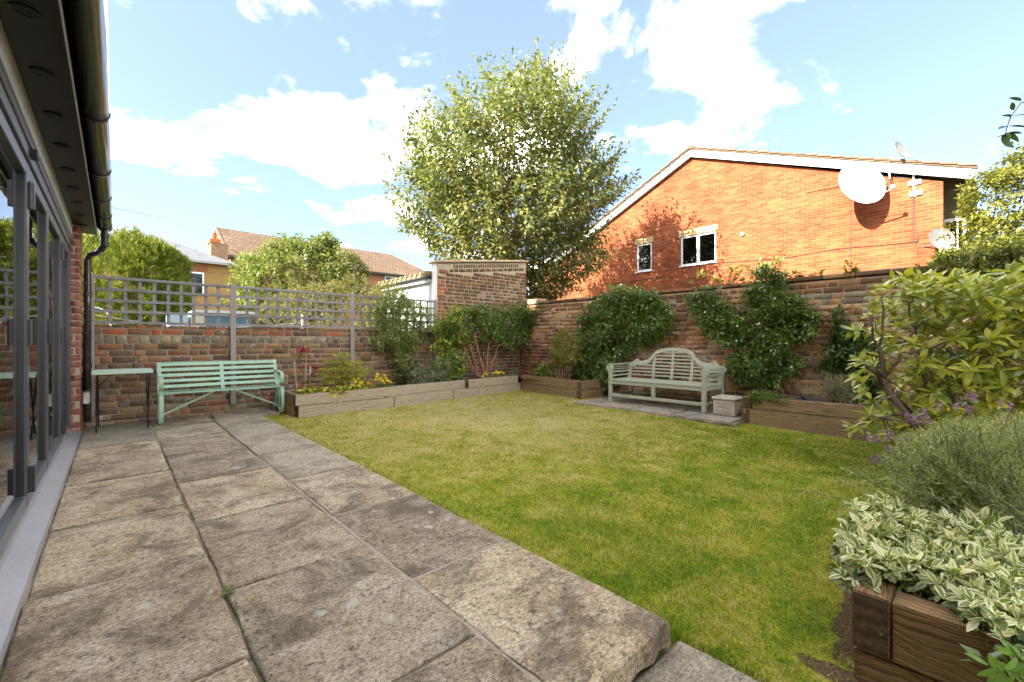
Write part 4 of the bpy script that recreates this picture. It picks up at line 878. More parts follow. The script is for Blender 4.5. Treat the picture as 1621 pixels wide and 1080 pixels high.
# satellite dishes
M_DISH = plain('white_dish_paint', (.55, .55, .53), .4); M_DISHG = surf('grey_mesh_dish', [(0.130, 0.125, 0.120), (0.170, 0.165, 0.155)], 6, 200, .5, .2); M_GALV = plain('galvanised_steel', (.42, .42, .42), .4, .7)
def dish(name, label, c, nrm, rad, mat, mount, lnb, squash=.92):
    t = thing(name, label, 'satellite dish', mount, group='satellite dishes on the orange house'); n = Vector(nrm).normalized(); c = Vector(c)
    q = n.to_track_quat('Z', 'Y').to_matrix().to_4x4(); m = MB(); m.T = Matrix.Translation(c) @ q @ Matrix.Diagonal((squash, 1, 1, 1))
    dpth = rad * .20; pr_ = [(rad * f, dpth * f * f - dpth * .5) for f in (.02, .2, .4, .6, .8, .95, 1.)]
    m.lathe([(r, h - .012) for r, h in pr_] + [(rad * 1.015, dpth * .5 + .004)] + [(r, h) for r, h in reversed(pr_)], (0, 0, 0), 36); m.build('reflector', mat, t, smooth=True)
    L = Vector(lnb); rim = c + (m.T.to_3x3() @ Vector((0, -rad * .95, 0))) * 1.0
    if rim.z > c.z: rim = c - (rim - c)
    MB().tube([rim, L], rad * .028, 8).build('feed_arm', M_GALV, t)
    MB().tube([L, L + (c - L).normalized() * rad * .16], rad * .07, 10).build('receiver', M_DISH, t)
    MB().tube([c - n * dpth * .6, (c - n * dpth * .6 + Vector(mount)) / 2 + Vector((0, 0, -.03)), Vector(mount)], rad * .045, 8).build('bracket', M_GALV, t)
    return t
c0 = at(1362, 292, onX(1362, 292, 13.95).x / ray(1362, 292)[0])
dish('satellite_dish', 'largest dish, white and deep, throwing its shadow on orange bricks', c0, (-.70, -.66, .30), .60, M_DISH, (OX, 2.25, 4.85), at(1417, 296, 10.25))
c1 = onX(1425, 238, 14.25)
d2 = dish('satellite_dish', 'small grey mesh dish on a bent mast above the white barge board', c1, (-.35, -.88, .32), .235, M_DISHG, (OX - .15, c1.y + .20, c1.z - .16), onX(1449, 243, 14.1))
MB().tube([(OX - .15, c1.y + .20, c1.z - .1), (OX - .15, c1.y + .23, c1.z - .3), (OX - .15, c1.y + .2, c1.z - .62), (OX - .0, c1.y + .17, c1.z - .72)], .022, 8).build('mast', M_GALV, d2)
c2 = onX(1490, 379, 14.25)
dish('satellite_dish', 'low grey dish beside the narrow corner window, half behind the hedge', c2, (-.75, -.60, .25), .28, M_DISHG, (OX, c2.y + .33, c2.z - .08), onX(1512, 393, 14.0))
ar = thing('roof_aerial', 'thin television aerial above the orange house ridge', 'aerial', (17.5, 6.0, 7.6)); MB().tube([onX(1137, 240, 17.5), onX(1137, 216, 17.5)], .015, 5).build('mast', M_GALV, ar); MB().tube([onX(1128, 218, 17.5), onX(1165, 216, 17.6)], .012, 5).build('boom', M_GALV, ar)

# outbuilding with lean-to roof behind the tall end wall
M_PALEG = surf('pale_green_render', [(0.394, 0.446, 0.394), (0.433, 0.479, 0.433)], 2, 40, .85, .1)
ob = thing('outbuilding', 'pale green rendered lean-to outbuilding with mossy roof edge behind the trellis', 'outbuilding', (6, 9, 0))
MB().box((4.89, 7.735, -.2), (7.4, 10.0, 2.27)).build('wall', M_PALEG, ob)
MB().box((4.80, 7.74, 2.275), (4.885, 10.1, 2.34)).build('fascia', plain('grey_fascia', (.35, .35, .33), .7), ob)
MB().tube([(4.79, 7.74, 2.375), (4.79, 10.1, 2.36)], .04, 8).build('gutter', M_BLACK, ob)
rf = MB().prism([(4.76, 7.74, 2.40), (4.76, 10.12, 2.39), (7.4, 10.12, 2.62), (7.4, 7.74, 2.63)], (0, 0, .05)).build('roof', surf('mossy_tile', [(0.148, 0.105, 0.056), (0.197, 0.148, 0.074), (0.123, 0.117, 0.049)], 5, 40), ob)
for k in range(11): MB().tube([(4.74, 7.76 + k * .215, 2.455), (7.3, 7.76 + k * .215, 2.69)], .05, 6).build('tile', MATS['mossy_tile'], rf)
# yellow-brick house with slate roof
M_YB = coursed_mat('yellow_stock_brick', (.34, .20, .065), (.27, .15, .05), (.29, .21, .11), 'XZ', .225, .075, .01, .5)
M_SLATE = coursed_mat('grey_slate_roof', (.12, .123, .13), (.15, .153, .16), (.085, .085, .09), 'XZ', .3, .12, .006, .3)
yh = thing('slate_roof_house', 'yellow brick house with grey slate hipped roof behind the clipped conifer', 'house', (-2, 30, 0))
MB().box((-9, 27.4, 0), (4.7, 34.6, 5.15)).build('wall', M_YB, yh)
MB().add([(-9.3, 27.1, 5.18), (5.0, 27.1, 5.18), (5.0, 34.9, 5.18), (-9.3, 34.9, 5.18), (-5.5, 31, 7.05), (1.2, 31, 7.05)], [(0, 1, 5, 4), (1, 2, 5), (2, 3, 4, 5), (3, 0, 4), (3, 2, 1, 0)]).build('roof', M_SLATE, yh)
MB().box((-9.3, 27.02, 5.08), (5.0, 27.1, 5.19)).build('gutter', plain('grey_gutter', (.30, .30, .29), .5), yh)
MB().box((2.3, 27.385, 4.63), (3.6, 27.42, 4.95)).build('arch_brick', M_BKR, yh)
wn = MB().box((2.48, 27.36, 3.42), (2.55, 27.42, 4.62)).box((3.37, 27.36, 3.42), (3.44, 27.42, 4.62)).box((2.55, 27.36, 4.53), (3.37, 27.42, 4.62)).box((2.55, 27.36, 3.95), (3.37, 27.42, 4.02)).box((2.55, 27.36, 3.42), (3.37, 27.42, 3.52)).build('window', M_UPVC, yh)
MB().box((2.55, 27.385, 3.52), (3.37, 27.39, 4.53)).build('pane', M_WGL, wn); MB().box((2.55, 27.392, 3.52), (3.37, 27.397, 4.53)).build('blind', M_NET, wn)
# long brown-roofed house
M_RB = coursed_mat('red_brown_brick', (.32, .14, .07), (.26, .11, .06), (.34, .24, .15), 'XZ')
M_BRT = coursed_mat('brown_roof_tile', (.13, .08, .047), (.18, .115, .066), (.065, .045, .03), 'XZ', .28, .17, .02, .5, .6)
bh = thing('brown_roof_house', 'long brick house with brown tiled roof and chimney beyond the trees', 'house', (11, 32, 0))
MB().box((5.1, 30.2, 0), (19.6, 37.5, 6.1)).build('wall', M_RB, bh)
MB().add([(4.9, 29.8, 6.06), (19.9, 29.8, 6.06), (19.9, 38.2, 6.06), (4.9, 38.2, 6.06), (4.9, 34, 8.55), (17.4, 34, 8.45)], [(0, 1, 5, 4), (1, 2, 5), (2, 3, 4, 5), (3, 0, 4), (3, 2, 1, 0)]).build('roof', M_BRT, bh)
MB().prism([(5.05, 30.3, 6.0), (5.05, 37.7, 6.0), (5.05, 34, 8.3)], (.1, 0, 0)).build('gable', surf('pink_render', [(0.381, 0.258, 0.184), (0.418, 0.295, 0.215)], 2, 30, .9), bh)
MB().prism([(4.86, 29.75, 6.05), (4.86, 34, 8.60), (4.86, 34, 8.48), (4.86, 29.9, 5.98)], (.12, 0, 0)).build('barge_board', M_TILE, bh)
ch = MB().box((3.95, 28.9, 0), (4.75, 29.9, 6.55)).build('chimney', coursed_mat('chimney_brick', (.24, .13, .07), (.32, .19, .09), (.33, .25, .16), 'XZ'), bh); MB().box((3.9, 28.85, 6.551), (4.4, 29.9, 6.75)).build('chimney_cap', M_BKR, ch); MB().lathe([(.13, 0), (.10, .35), (.12, .4)], (4.15, 29.3, 6.75), 10).build('chimney_pot', M_BKR, ch)
MB().box((4.9, 29.68, 5.98), (19.9, 29.79, 6.10)).build('gutter', M_BLACK, bh)
for x0, x1 in ((14.9, 15.55), (15.6, 16.25), (12.2, 13.4)):
    wn = MB().box((x0, 30.12, 4.7), (x0 + .07, 30.22, 5.95)).box((x1 - .07, 30.12, 4.7), (x1, 30.22, 5.95)).box((x0 + .07, 30.12, 5.86), (x1 - .07, 30.22, 5.95)).box((x0 + .07, 30.12, 4.7), (x1 - .07, 30.22, 4.8)).box((x0 + .07, 30.13, 5.4), (x1 - .07, 30.21, 5.47)).build('window', M_UPVC, bh)
    MB().box((x0 + .07, 30.17, 4.8), (x1 - .07, 30.18, 5.86)).build('pane', M_WGL, wn); MB().box((x0, 30.185, 4.7), (x1, 30.195, 5.9)).build('blind', M_NET, wn)
b3 = thing('low_roof_house', 'low hipped brown roof just left of the big tree, beyond the lean-to', 'house', (22.5, 33, 0))
MB().box((20.2, 31, 0), (27, 37, 5.75)).build('wall', M_RB, b3); MB().add([(19.95, 30.6, 5.72), (27.3, 30.6, 5.72), (27.3, 37.4, 5.72), (19.95, 37.4, 5.72), (20.5, 34, 7.0), (24.5, 34, 7.0)], [(0, 1, 5, 4), (1, 2, 5), (2, 3, 4, 5), (3, 0, 4), (3, 2, 1, 0)]).build('roof', M_BRT, b3)
# things in the next garden, glimpsed through the trellis
M_BLUE = surf('pale_blue_paint', [(.30, .42, .47), (.36, .48, .53)], 2, 30, .6); M_BLUED = surf('dark_blue_paint', [(.06, .13, .19), (.09, .18, .25)], 2, 30, .6)
s1 = MB().box((.80, 11.0, 0), (1.12, 11.6, 1.60)).build('storage_cabinet', M_BLUE, None, bevel=.02); tag(s1, 'pale blue cabinet glimpsed through the trellis under the conifer', 'cabinet')
sh = thing('garden_shed', 'low dark blue shed with pale roof edge glimpsed through the trellis', 'shed', (1.8, 11.4, 0)); MB().box((1.42, 11.0, 0), (2.25, 12, 1.62)).build('wall', M_BLUED, sh); MB().box((1.22, 10.9, 1.641), (2.3, 12.1, 1.70)).build('roof', plain('pale_felt', (.5, .5, .46), .8), sh); MB().box((1.16, 10.99, 0), (1.415, 11.5, 1.64)).build('door', plain('cream_door', (.50, .46, .36), .7), sh)
wl = thing('washing_line', 'sagging white washing line with pegs strung behind the trellis', 'washing line', (1, 8.6, 0))
lp = [Vector((-.6 + 3.2 * t, 8.6, 1.50 - .17 * math.sin(t * math.pi) - .10 * t)) for t in np.linspace(0, 1, 15)]
MB().tube(lp, .004, 5).build('line', M_WHITE, wl)
for t in (.18, .27, .36, .44, .52, .60, .66): 
    p = Vector((-.6 + 3.2 * t, 8.6, 1.50 - .17 * math.sin(t * math.pi) - .10 * t)); a = random.uniform(-.03, .03)
    MB().bar((p.x, 8.594, p.z + .012), (p.x + a, 8.594, p.z - .06), .012, .012).build('peg', M_WHITE, wl)
for x in (-.6, 2.6): MB().tube([(x, 8.6, 0), (x, 8.6, 1.55)], .025, 8).build('pole', M_GALV, wl)
hp = MB().tube([(-.42, 8.9, 1.1)] + [(-.42 + .19 * (1 - math.cos(a)), 8.9, 1.36 + .19 * math.sin(a)) for a in np.linspace(0, math.pi, 14)] + [(-.04, 8.9, 1.1), (-.04, 8.9, .0)], .010, 6)
c_ = hp.build('hoop_support', M_WHITE, None); tag(c_, 'white hooped tube standing behind the trellis beside the downpipe post', 'plant hoop')
LQ = onY(490, 412, 15.3)
lm = thing('garden_lamp', 'dark lamp with conical hat and finial rising in front of the pale tree', 'lamp', (LQ.x, 15.3, 0))
MB().tube([(LQ.x, 15.3, 0), (LQ.x, 15.3, LQ.z - .02)], .03, 8).build('post', M_IRON, lm); MB().lathe([(.20, 0), (.19, .03), (.07, .13), (.05, .20), (.02, .22), (.02, .29), (.0, .30)], (LQ.x, 15.3, LQ.z), 16).build('hat', plain('grey_lamp_metal', (.10, .10, .11), .4, .5), lm); MB().lathe([(.06, 0), (.08, .1)], (LQ.x, 15.3, LQ.z - .1), 10).build('lantern', M_NET, lm)
ow = MB().tube([at(60, 306, 19) , at(192, 330, 22) + Vector((0, 0, -.05)), at(287, 351, 28), Vector((4.1, 29.0, 6.9))], .012, 4).build('overhead_wire', M_CABLE); tag(ow, 'thin overhead wire running down to the distant chimney', 'wire')
# ------------------------------------------------------------------ foliage tools
def unit(a): return a / np.maximum(np.linalg.norm(a, axis=-1, keepdims=True), 1e-9)
def perp(O):
    r = np.where(np.abs(O[:, 2:3]) < .9, [[0, 0, 1.]], [[1., 0, 0]]); U = unit(np.cross(O, r)); return U, np.cross(O, U)
UP = np.array([0, 0, 1.])
def sprigs(P, O, k, L, ratio, slen, cone=.9, grav=.0, lvar=.3, jit=.35):
    """k leaves round a twig ending at each tip P, growing along O"""
    P, O = np.asarray(P, float), unit(np.asarray(O, float)); n = len(P); U, W = perp(O); az0 = rng.uniform(0, 6.28, n)
    LP, LD, LN, LL = [], [], [], []
    for i in range(k):
        t = (i + .5) / k; az = az0 + i * 2.4 + rng.normal(0, .3, n)
        rad = U * np.cos(az)[:, None] + W * np.sin(az)[:, None]
        c = cone * (1.15 - .6 * t)
        D = unit(O * (1.05 - c * .55) + rad * c + rng.normal(0, jit, (n, 3)) * .5 - UP * grav)
        Nn = unit(np.cross(np.cross(D, UP * .9 + O * .5 + rng.normal(0, .35, (n, 3))), D))
        LP.append(P + O * ((t - 1) * slen) + rad * .003); LD.append(D); LN.append(Nn); LL.append(L * (1 + rng.uniform(-lvar, lvar, n)) * (.75 + .25 * math.sin(math.pi * min(t + .15, 1))))
    return np.concatenate(LP), np.concatenate(LD), np.concatenate(LN), np.concatenate(LL), ratio
def leaf_arrays(A, fold=.22, droop=.12):
    P, D, Nn, L, ratio = A; L = L[:, None]; S = np.cross(D, Nn); W = L * ratio / 2; n = len(P)
    mid = P + D * L * .5 - Nn * L * .0; lf = P + D * L * .45 - S * W + Nn * W * fold * 2; rt = P + D * L * .45 + S * W + Nn * W * fold * 2; tip = P + D * L - Nn * L * droop
    V = np.stack([P, lf, mid, rt, tip], 1).reshape(-1, 3); k = np.arange(n)[:, None] * 5
    F = np.concatenate([k + [0, 2, 1], k + [0, 3, 2], k + [1, 2, 4], k + [2, 3, 4]], 0)
    return V, F
def foliage(name, As, mat, parent, fold=.22, droop=.12, kind='stuff'):
    VV, FF, RR = [], [], []; b = 0
    for A in (As if isinstance(As, list) else [As]):
        V, F = leaf_arrays(A, fold, droop); VV.append(V); FF.append(F + b); b += len(V); RR.append(np.repeat(rng.random(len(A[0])), 5))
    return obj(name, mesh_np(name, np.concatenate(VV), np.concatenate(FF), mat, rnd=np.concatenate(RR)), parent, kind=kind)
def blob_tips(blobs, n, inner=.25, lump=.18, freq=2.2, zmin=None, updir=.35, jit=.35):
    """tips on the lumpy surface of several ellipsoids, with outward directions"""
    bl = np.array(blobs, float); ar = (bl[:, 3] * bl[:, 4] + bl[:, 4] * bl[:, 5] + bl[:, 3] * bl[:, 5]); pick = rng.choice(len(bl), n * 2, p=ar / ar.sum())
    d = unit(rng.normal(0, 1, (n * 2, 3))); c = bl[pick, :3]; r = bl[pick, 3:]
    lum = np.array([mnoise.noise(Vector(x * freq) + Vector((i * 7.3, 0, 0))) for x, i in zip(d * 1.0, pick)]) * lump * 2
    f = (1 + lum) * np.where(rng.random(n * 2) < inner, rng.uniform(.45, .95, n * 2), rng.uniform(.9, 1.04, n * 2))
    P = c + d * r * f[:, None]; ok = np.ones(n * 2, bool)
    for j, b in enumerate(bl):
        q = (((P - b[:3]) / b[3:]) ** 2).sum(1); ok &= (pick == j) | (q > .62)
    if zmin is not None: ok &= P[:, 2] > zmin
    P, d, r = P[ok][:n], d[ok][:n], r[ok][:n]
    return P, unit(unit(d / r) + UP * updir + rng.normal(0, jit, P.shape))
def poly_px(poly, n):
    poly = np.array(poly, float); lo, hi = poly.min(0), poly.max(0); out = []
    while len(out) < n:
        p = rng.uniform(lo, hi, (n, 2)); ins = np.zeros(n, bool); x, y = p[:, 0], p[:, 1]
        for (x1, y1), (x2, y2) in zip(poly, np.roll(poly, -1, 0)):
            ins ^= ((y1 > y) != (y2 > y)) & (x < (x2 - x1) * (y - y1) / (y2 - y1 + 1e-9) + x1)
        out += list(p[ins])
    return np.array(out[:n])
def wall_tips(poly, n, plane, val, thick, out, updir=.3, jit=.5):
    """tips spread over a patch of wall: poly outlines the patch, thick is how far it stands off the wall"""
    q = poly_px(poly, n); q = q + rng.normal(0, 1, (n, 2)) * np.where(rng.random((n, 1)) < .12, 9., 3.5); th = thick * np.clip(rng.beta(2.2, 1.4, n), .05, 1) * (.7 + .5 * np.array([mnoise.noise((a * .03, b * .03, 2)) for a, b in q]))
    P = np.array([(onX(a, b, val - t) if plane == 'X' else onY(a, b, val - t)) for (a, b), t in zip(q, th)])
    return P, unit(np.array(out) + UP * updir + rng.normal(0, jit, P.shape))
def stems(parent, paths, r0, r1, mat, name='stem', n=6, wob=.02, seg=6):
    for p, q, *rest in paths:
        p, q = Vector(p), Vector(q); bend = Vector(rest[0]) if rest else Vector((0, 0, 0)); pts, rs = [], []
        for i in range(seg + 1):
            t = i / seg; pts.append(p.lerp(q, t) + bend * math.sin(t * math.pi) + Vector((random.gauss(0, wob), random.gauss(0, wob), 0)) * (0 < i < seg)); rs.append(r0 + (r1 - r0) * t)
        MB().tube(pts, rs, n).build(name, mat, parent, smooth=True)
def leaf_template(ratio, fold=.10, curl=.18, rows=(0, .18, .42, .68, .88, 1.)):
    V, F, UV = [], [], []
    for t in rows:
        w = ratio / 2 * max(math.sin(math.pi * min(t ** .85, 1)) ** .8, 0) if 0 < t < 1 else .004; z = -curl * t * t
        for s in (-1, 0, 1): V.append((s * w, t, z + (abs(s) * fold * w * 2))); UV.append((s * .5 + .5, t))
    for i in range(len(rows) - 1):
        a = i * 3
        for j in (0, 1): F += [(a + j, a + j + 1, a + 4 + j), (a + j, a + 4 + j, a + 3 + j)]
    return np.array(V), np.array(F), np.array(UV)
def big_leaves(parent, A, tmpl, mat, limit=300, name='leaf', restname='foliage'):
    P, D, Nn, L, _ = A; S = np.cross(D, Nn); V, F, UV = tmpl
    sz = np.array([shown(p, l) for p, l in zip(P, L)]) * (1 + .3 * rng.random(len(P)))
    order = np.argsort(-sz); pick = [i for i in order[:limit] if sz[i] > 0]; rest = np.array([i for i in range(len(P)) if i not in set(pick)])
    me = mesh_np(name, V, F, mat, uv=UV, smooth=True)
    for i in pick:
        l = L[i]; mw = Matrix([[S[i][k] * l, D[i][k] * l, Nn[i][k] * l, P[i][k]] for k in range(3)] + [[0, 0, 0, 1]])
        obj(name, me, parent, mw)
    if len(rest):
        l = L[rest][:, None, None]
        W = P[rest][:, None, :] + l * (V[None, :, 0:1] * S[rest][:, None, :] + V[None, :, 1:2] * D[rest][:, None, :] + V[None, :, 2:3] * Nn[rest][:, None, :])
        FF = (F[None] + np.arange(len(rest))[:, None, None] * len(V)).reshape(-1, 3)
        obj(restname, mesh_np(restname, W.reshape(-1, 3), FF, mat, rnd=np.repeat(rng.random(len(rest)), len(V)), uv=np.tile(UV, (len(rest), 1)), smooth=True), parent, kind='stuff')
def pompons(parent, pts, r, mat, name='flower'):
    bm = bmesh.new(); bmesh.ops.create_icosphere(bm, subdivisions=2, radius=1)
    for v in bm.verts: v.co *= 1 + .22 * mnoise.noise(v.co * 5); v.co.z *= .75
    me = bpy.data.meshes.new(name); bm.to_mesh(me); bm.free(); me.materials.append(mat)
    for p in pts: obj(name, me, parent, Matrix.Translation(p) @ Matrix.Rotation(random.random() * 6, 4, 'Z') @ Matrix.Scale(r * random.uniform(.75, 1.15), 4))
def florets(parent, P, O, size, mat, petals=5, name='flowers'):
    """small flat five-petalled flowers, joined"""
    P, O = np.asarray(P), unit(np.asarray(O)); U, W = perp(O); LP, LD, LN = [], [], []
    for k in range(petals):
        a = k * 6.283 / petals; D = unit(U * math.cos(a) + W * math.sin(a) + O * .25); LP.append(P); LD.append(D); LN.append(unit(np.cross(np.cross(D, O), D)))
    n = len(P) * petals
    return foliage(name, (np.concatenate(LP), np.concatenate(LD), np.concatenate(LN), np.full(n, size) * rng.uniform(.8, 1.2, n), .6), mat, parent)
M_BARK = surf('grey_brown_bark', [(.12, .085, .055), (.19, .14, .095), (.09, .06, .04)], 8, 50, .95, .8, .02, stretch=(1, 1, .3))
M_BARKR = surf('reddish_bark', [(.20, .085, .04), (.29, .13, .065), (.14, .06, .03)], 8, 50, .9, .6, .01, stretch=(1, 1, .3))
M_TWIG = surf('brown_twig', [(.14, .09, .05), (.22, .15, .09)], 10, 50, .9, .4)
# ------------------------------------------------------------------ big tree behind the corner
M_TREE = leaf_mat('cherry_leaf', [(0.084, 0.107, 0.023), (0.128, 0.152, 0.035), (0.188, 0.203, 0.056), (0.246, 0.244, 0.087), (0.118, 0.142, 0.037), (0.296, 0.274, 0.112)]  , .32, .40, .6)
TD = 12.6
bt = thing('broadleaf_tree', 'tall upright leafy tree rising behind the brick corner against the sky', 'tree', at(800, 540, TD) - Vector((0, 0, CAM_H)))
prof = [(84, 838, 850), (105, 822, 885), (130, 785, 900), (165, 742, 918), (200, 690, 948), (235, 648, 960), (270, 650, 962), (305, 646, 968), (340, 646, 966), (375, 662, 956), (410, 690, 945), (440, 730, 925), (465, 800, 900), (480, 840, 880)]
py = np.array([p[0] for p in prof], float); xl = np.array([p[1] for p in prof], float); xr = np.array([p[2] for p in prof], float)
def crown(n, rlo=.35):
    y = rng.uniform(88, 480, n * 5); hw = (np.interp(y, py, xr) - np.interp(y, py, xl)) / 2; k = rng.random(n * 5) < (hw / 165) ** 1.5; y = y[k][:n]; hw = hw[k][:n]
    cx = (np.interp(y, py, xr) + np.interp(y, py, xl)) / 2; ph = rng.uniform(0, 6.283, len(y)); r = np.sqrt(rng.uniform(rlo ** 2, 1, len(y)))
    lum = 1 + .10 * np.sin(ph * 3 + y * .05) + .07 * np.sin(ph * 7 + y * .11)
    sx = cx + hw * r * lum * np.cos(ph); dd = TD + (hw * .92) * r * lum * np.sin(ph) * TD / FPX
    c0 = np.stack([(sx - 810.5) / FPX * TD, dd, (540 - y) / FPX * TD + CAM_H], 1)     # lateral, depth, height
    P = np.stack([c0[:, 1] * SN + c0[:, 0] * CS, c0[:, 1] * CS - c0[:, 0] * SN, c0[:, 2]], 1)
    lat = np.cos(ph) * r; dp_ = np.sin(ph) * r; f = (c0[:, 2] - 2.2) / 7.5
    O = np.stack([dp_ * SN + lat * CS, dp_ * CS - lat * SN, .15 + 1.25 * np.clip(f, 0, 1)], 1) + rng.normal(0, .25, (len(y), 3))
    return P, unit(O)
P, O = crown(3000); P3, O3 = crown(760, .93); P3 = P3 + O3 * rng.uniform(.25, .65, (len(P3), 1)); foliage('crown', [sprigs(P[:1300], O[:1300], 12, .17, .50, .62, .95, .35), sprigs(P[1300:], O[1300:], 8, .17, .50, .42, .95, .35), sprigs(P3, O3, 15, .175, .50, .95, .95, .3)], M_TREE, bt)
tb = Vector(bt.matrix_basis.translation); fork = tb + Vector((0, 0, 3.3))
MB().tube([tb, tb + Vector((.03, 0, 1.6)), fork], [.17, .15, .13], 10).build('trunk', M_BARKR, bt, smooth=True)
for k in range(44):
    i = rng.integers(len(P)); q = Vector(P[i]); s = fork + Vector((random.gauss(0, .05), random.gauss(0, .05), random.uniform(-.9, 1.6)))
    if k < 9: q = fork + (q - fork) * .95
    stems(bt, [(s if k >= 6 else fork, q, (0, 0, -.25))], .055 if k < 9 else .028, .008, M_BARKR, 'branch', 6, .05)
# ------------------------------------------------------------------ trees and hedges of the neighbouring gardens
def tree_blobs(name, label, cat, base, blobs, n, k, L, ratio, slen, mat, trunk=None, cone=.95, grav=.25, **kw):
    t = thing(name, label, cat, base); P, O = blob_tips(blobs, n, **kw); foliage('crown', sprigs(P, O, k, L, ratio, slen, cone, grav), mat, t)
    if trunk:
        top = Vector(base) + Vector((0, 0, trunk[0])); MB().tube([Vector(base) - Vector((0, 0, .2)), top], [trunk[1], trunk[1] * .7], 8).build('trunk', M_BARK, t)
        for j in range(trunk[2]): stems(t, [(top - Vector((0, 0, random.random() * trunk[0] * .3)), Vector(P[rng.integers(len(P))]), (0, 0, -.1))], trunk[1] * .35, .01, M_BARK, 'branch', 5, .03)
    return t
M_WAL = leaf_mat('pale_green_leaf', [(0.111, 0.144, 0.025), (0.159, 0.188, 0.039), (0.207, 0.224, 0.064), (0.139, 0.166, 0.032), (0.235, 0.238, 0.086)], .35, .5)
def LB(px, py, d, rx, ry, rz): c = at(px, py, d); return (c.x, c.y, c.z, rx, ry, rz)
tree_blobs('pale_leaved_tree', 'rounded pale yellow-green tree behind the trellis, a lamp before it', 'tree', (4.68, 16.1, 0), [LB(470, 440, 15, 1.5, 1.4, 1.3), LB(420, 455, 15, 1.0, 1.0, 1.0), LB(530, 440, 15, 1.1, 1.1, 1.0), LB(490, 395, 15, .8, .8, .55), LB(400, 425, 15.2, .6, .6, .6), LB(555, 420, 15, .55, .55, .5), LB(460, 480, 14.6, 1.6, 1.1, .8), LB(520, 385, 15, .4, .4, .35), LB(440, 395, 15, .6, .6, .45)], 1900, 8, .17, .42, .35, M_WAL, (1.6, .13, 8), lump=.22, jit=.5)
M_CON = leaf_mat('conifer_spray', [(0.076, 0.109, 0.008), (0.125, 0.158, 0.013), (0.187, 0.212, 0.023), (0.250, 0.252, 0.037), (0.098, 0.131, 0.011)], .25, .6)
tree_blobs('conifer_hedge', 'dense clipped golden-green conifer rising behind the trellis beside the gutter', 'hedge', (.2, 13.2, 0), [LB(215, 450, 10, 1.0, 1.0, 1.15), LB(240, 470, 10, .72, .9, 1.35), LB(160, 470, 10, 1.1, 1.0, 1.45), LB(205, 520, 10, 1.2, 1.1, 1.2), LB(255, 425, 10.2, .55, .6, .55), LB(262, 480, 10, .48, .6, .8)], 6500, 10, .13, .18, .17, M_CON, (1.0, .1, 4), .6, -.25, lump=.08, inner=.15, updir=.7)
M_GOLD = leaf_mat('golden_box_leaf', [(0.117, 0.111, 0.025), (0.166, 0.154, 0.042), (0.203, 0.184, 0.061), (0.142, 0.130, 0.034)], .3, .55)
tree_blobs('clipped_mound_hedge', 'low clipped golden mound hedge directly behind the trellis', 'hedge', (3.9, 10.6, 0), [LB(470, 500, 10.8, .8, .8, .66), LB(520, 495, 10.5, .9, .8, .80), LB(560, 490, 10.2, .75, .7, .84), LB(612, 495, 9.6, .5, .5, .66), LB(430, 512, 11, .6, .6, .5), LB(390, 515, 11.2, .6, .6, .5)], 3600, 9, .055, .5, .09, M_GOLD, (.5, .06, 3), .9, 0., lump=.10, inner=.12)
M_RTR = leaf_mat('sunny_yellow_leaf', [(0.115, 0.128, 0.013), (0.170, 0.173, 0.022), (0.206, 0.198, 0.038), (0.134, 0.141, 0.019)], .35, .5)
tree_blobs('yellow_leaved_tree', 'sunlit yellow-green tree past the narrow corner window of the orange house', 'tree', (10.6, -1.6, 0), [LB(1625, 330, 7.4, .9, .9, .85), LB(1600, 300, 7.4, .42, .45, .4), LB(1578, 345, 7.4, .32, .35, .25), LB(1650, 260, 7.4, .6, .6, .5), LB(1615, 385, 7.3, .7, .7, .45)], 1300, 8, .095, .5, .2, M_RTR, (2.2, .1, 6), lump=.25)
M_HGR = leaf_mat('hedge_leaf', [(0.088, 0.113, 0.014), (0.153, 0.169, 0.024), (0.218, 0.210, 0.048), (0.129, 0.145, 0.020)], .3, .5)
tree_blobs('overgrown_hedge', 'overgrown green hedge spilling over the long wall below the low grey dish', 'hedge', (7.6, -.4, 0), [LB(1560, 415, 5.0, .42, .5, .24), LB(1620, 405, 4.9, .5, .5, .32), LB(1505, 432, 5.1, .32, .36, .14), LB(1600, 450, 4.9, .5, .6, .40), LB(1475, 440, 5.2, .22, .25, .09), LB(1660, 430, 4.8, .6, .6, .45)], 2000, 8, .065, .45, .13, M_HGR, (.8, .05, 4), lump=.2, zmin=1.3)
# ------------------------------------------------------------------ climbers and shrubs against the walls
M_JAS = leaf_mat('dark_glossy_leaf', [(0.060, 0.112, 0.018), (0.112, 0.188, 0.030), (0.180, 0.262, 0.045), (0.300, 0.375, 0.090), (0.090, 0.150, 0.024), (0.045, 0.083, 0.015)], .18, .35, .5)
M_PETAL = leaf_mat('white_petal', [(.75, .74, .62), (.82, .80, .70)], .3, .6)
def climber(label, polys, n, stem, base, flower_n, thick=.26, mat=None, L=.062, X=7.19):
    t = thing('wall_climber', label, 'climber', base, group='climbers on the long wall')
    As = []; FP, FO = [], []; tot = sum(p[1] for p in polys)
    for poly, wgt in polys:
        P, O = wall_tips(poly, int(n * wgt / tot), 'X', X, thick, (-.75, 0, 0)); As.append(sprigs(P, O, 9, L, .40, .10, .95, .1)); k = int(flower_n * wgt / tot); j = rng.choice(len(P), k, replace=False); FP.append(P[j] + np.array([-.03, 0, .01])); FO.append(unit(np.array([-.8, -.1, .5]) + rng.normal(0, .3, (k, 3))))
    foliage('foliage', As, mat or M_JAS, t)
    if flower_n: florets(t, np.concatenate(FP), np.concatenate(FO), .020, M_PETAL)
    stems(t, stem, .014, .006, M_BARKR, 'stem', 6, .015)
    return t
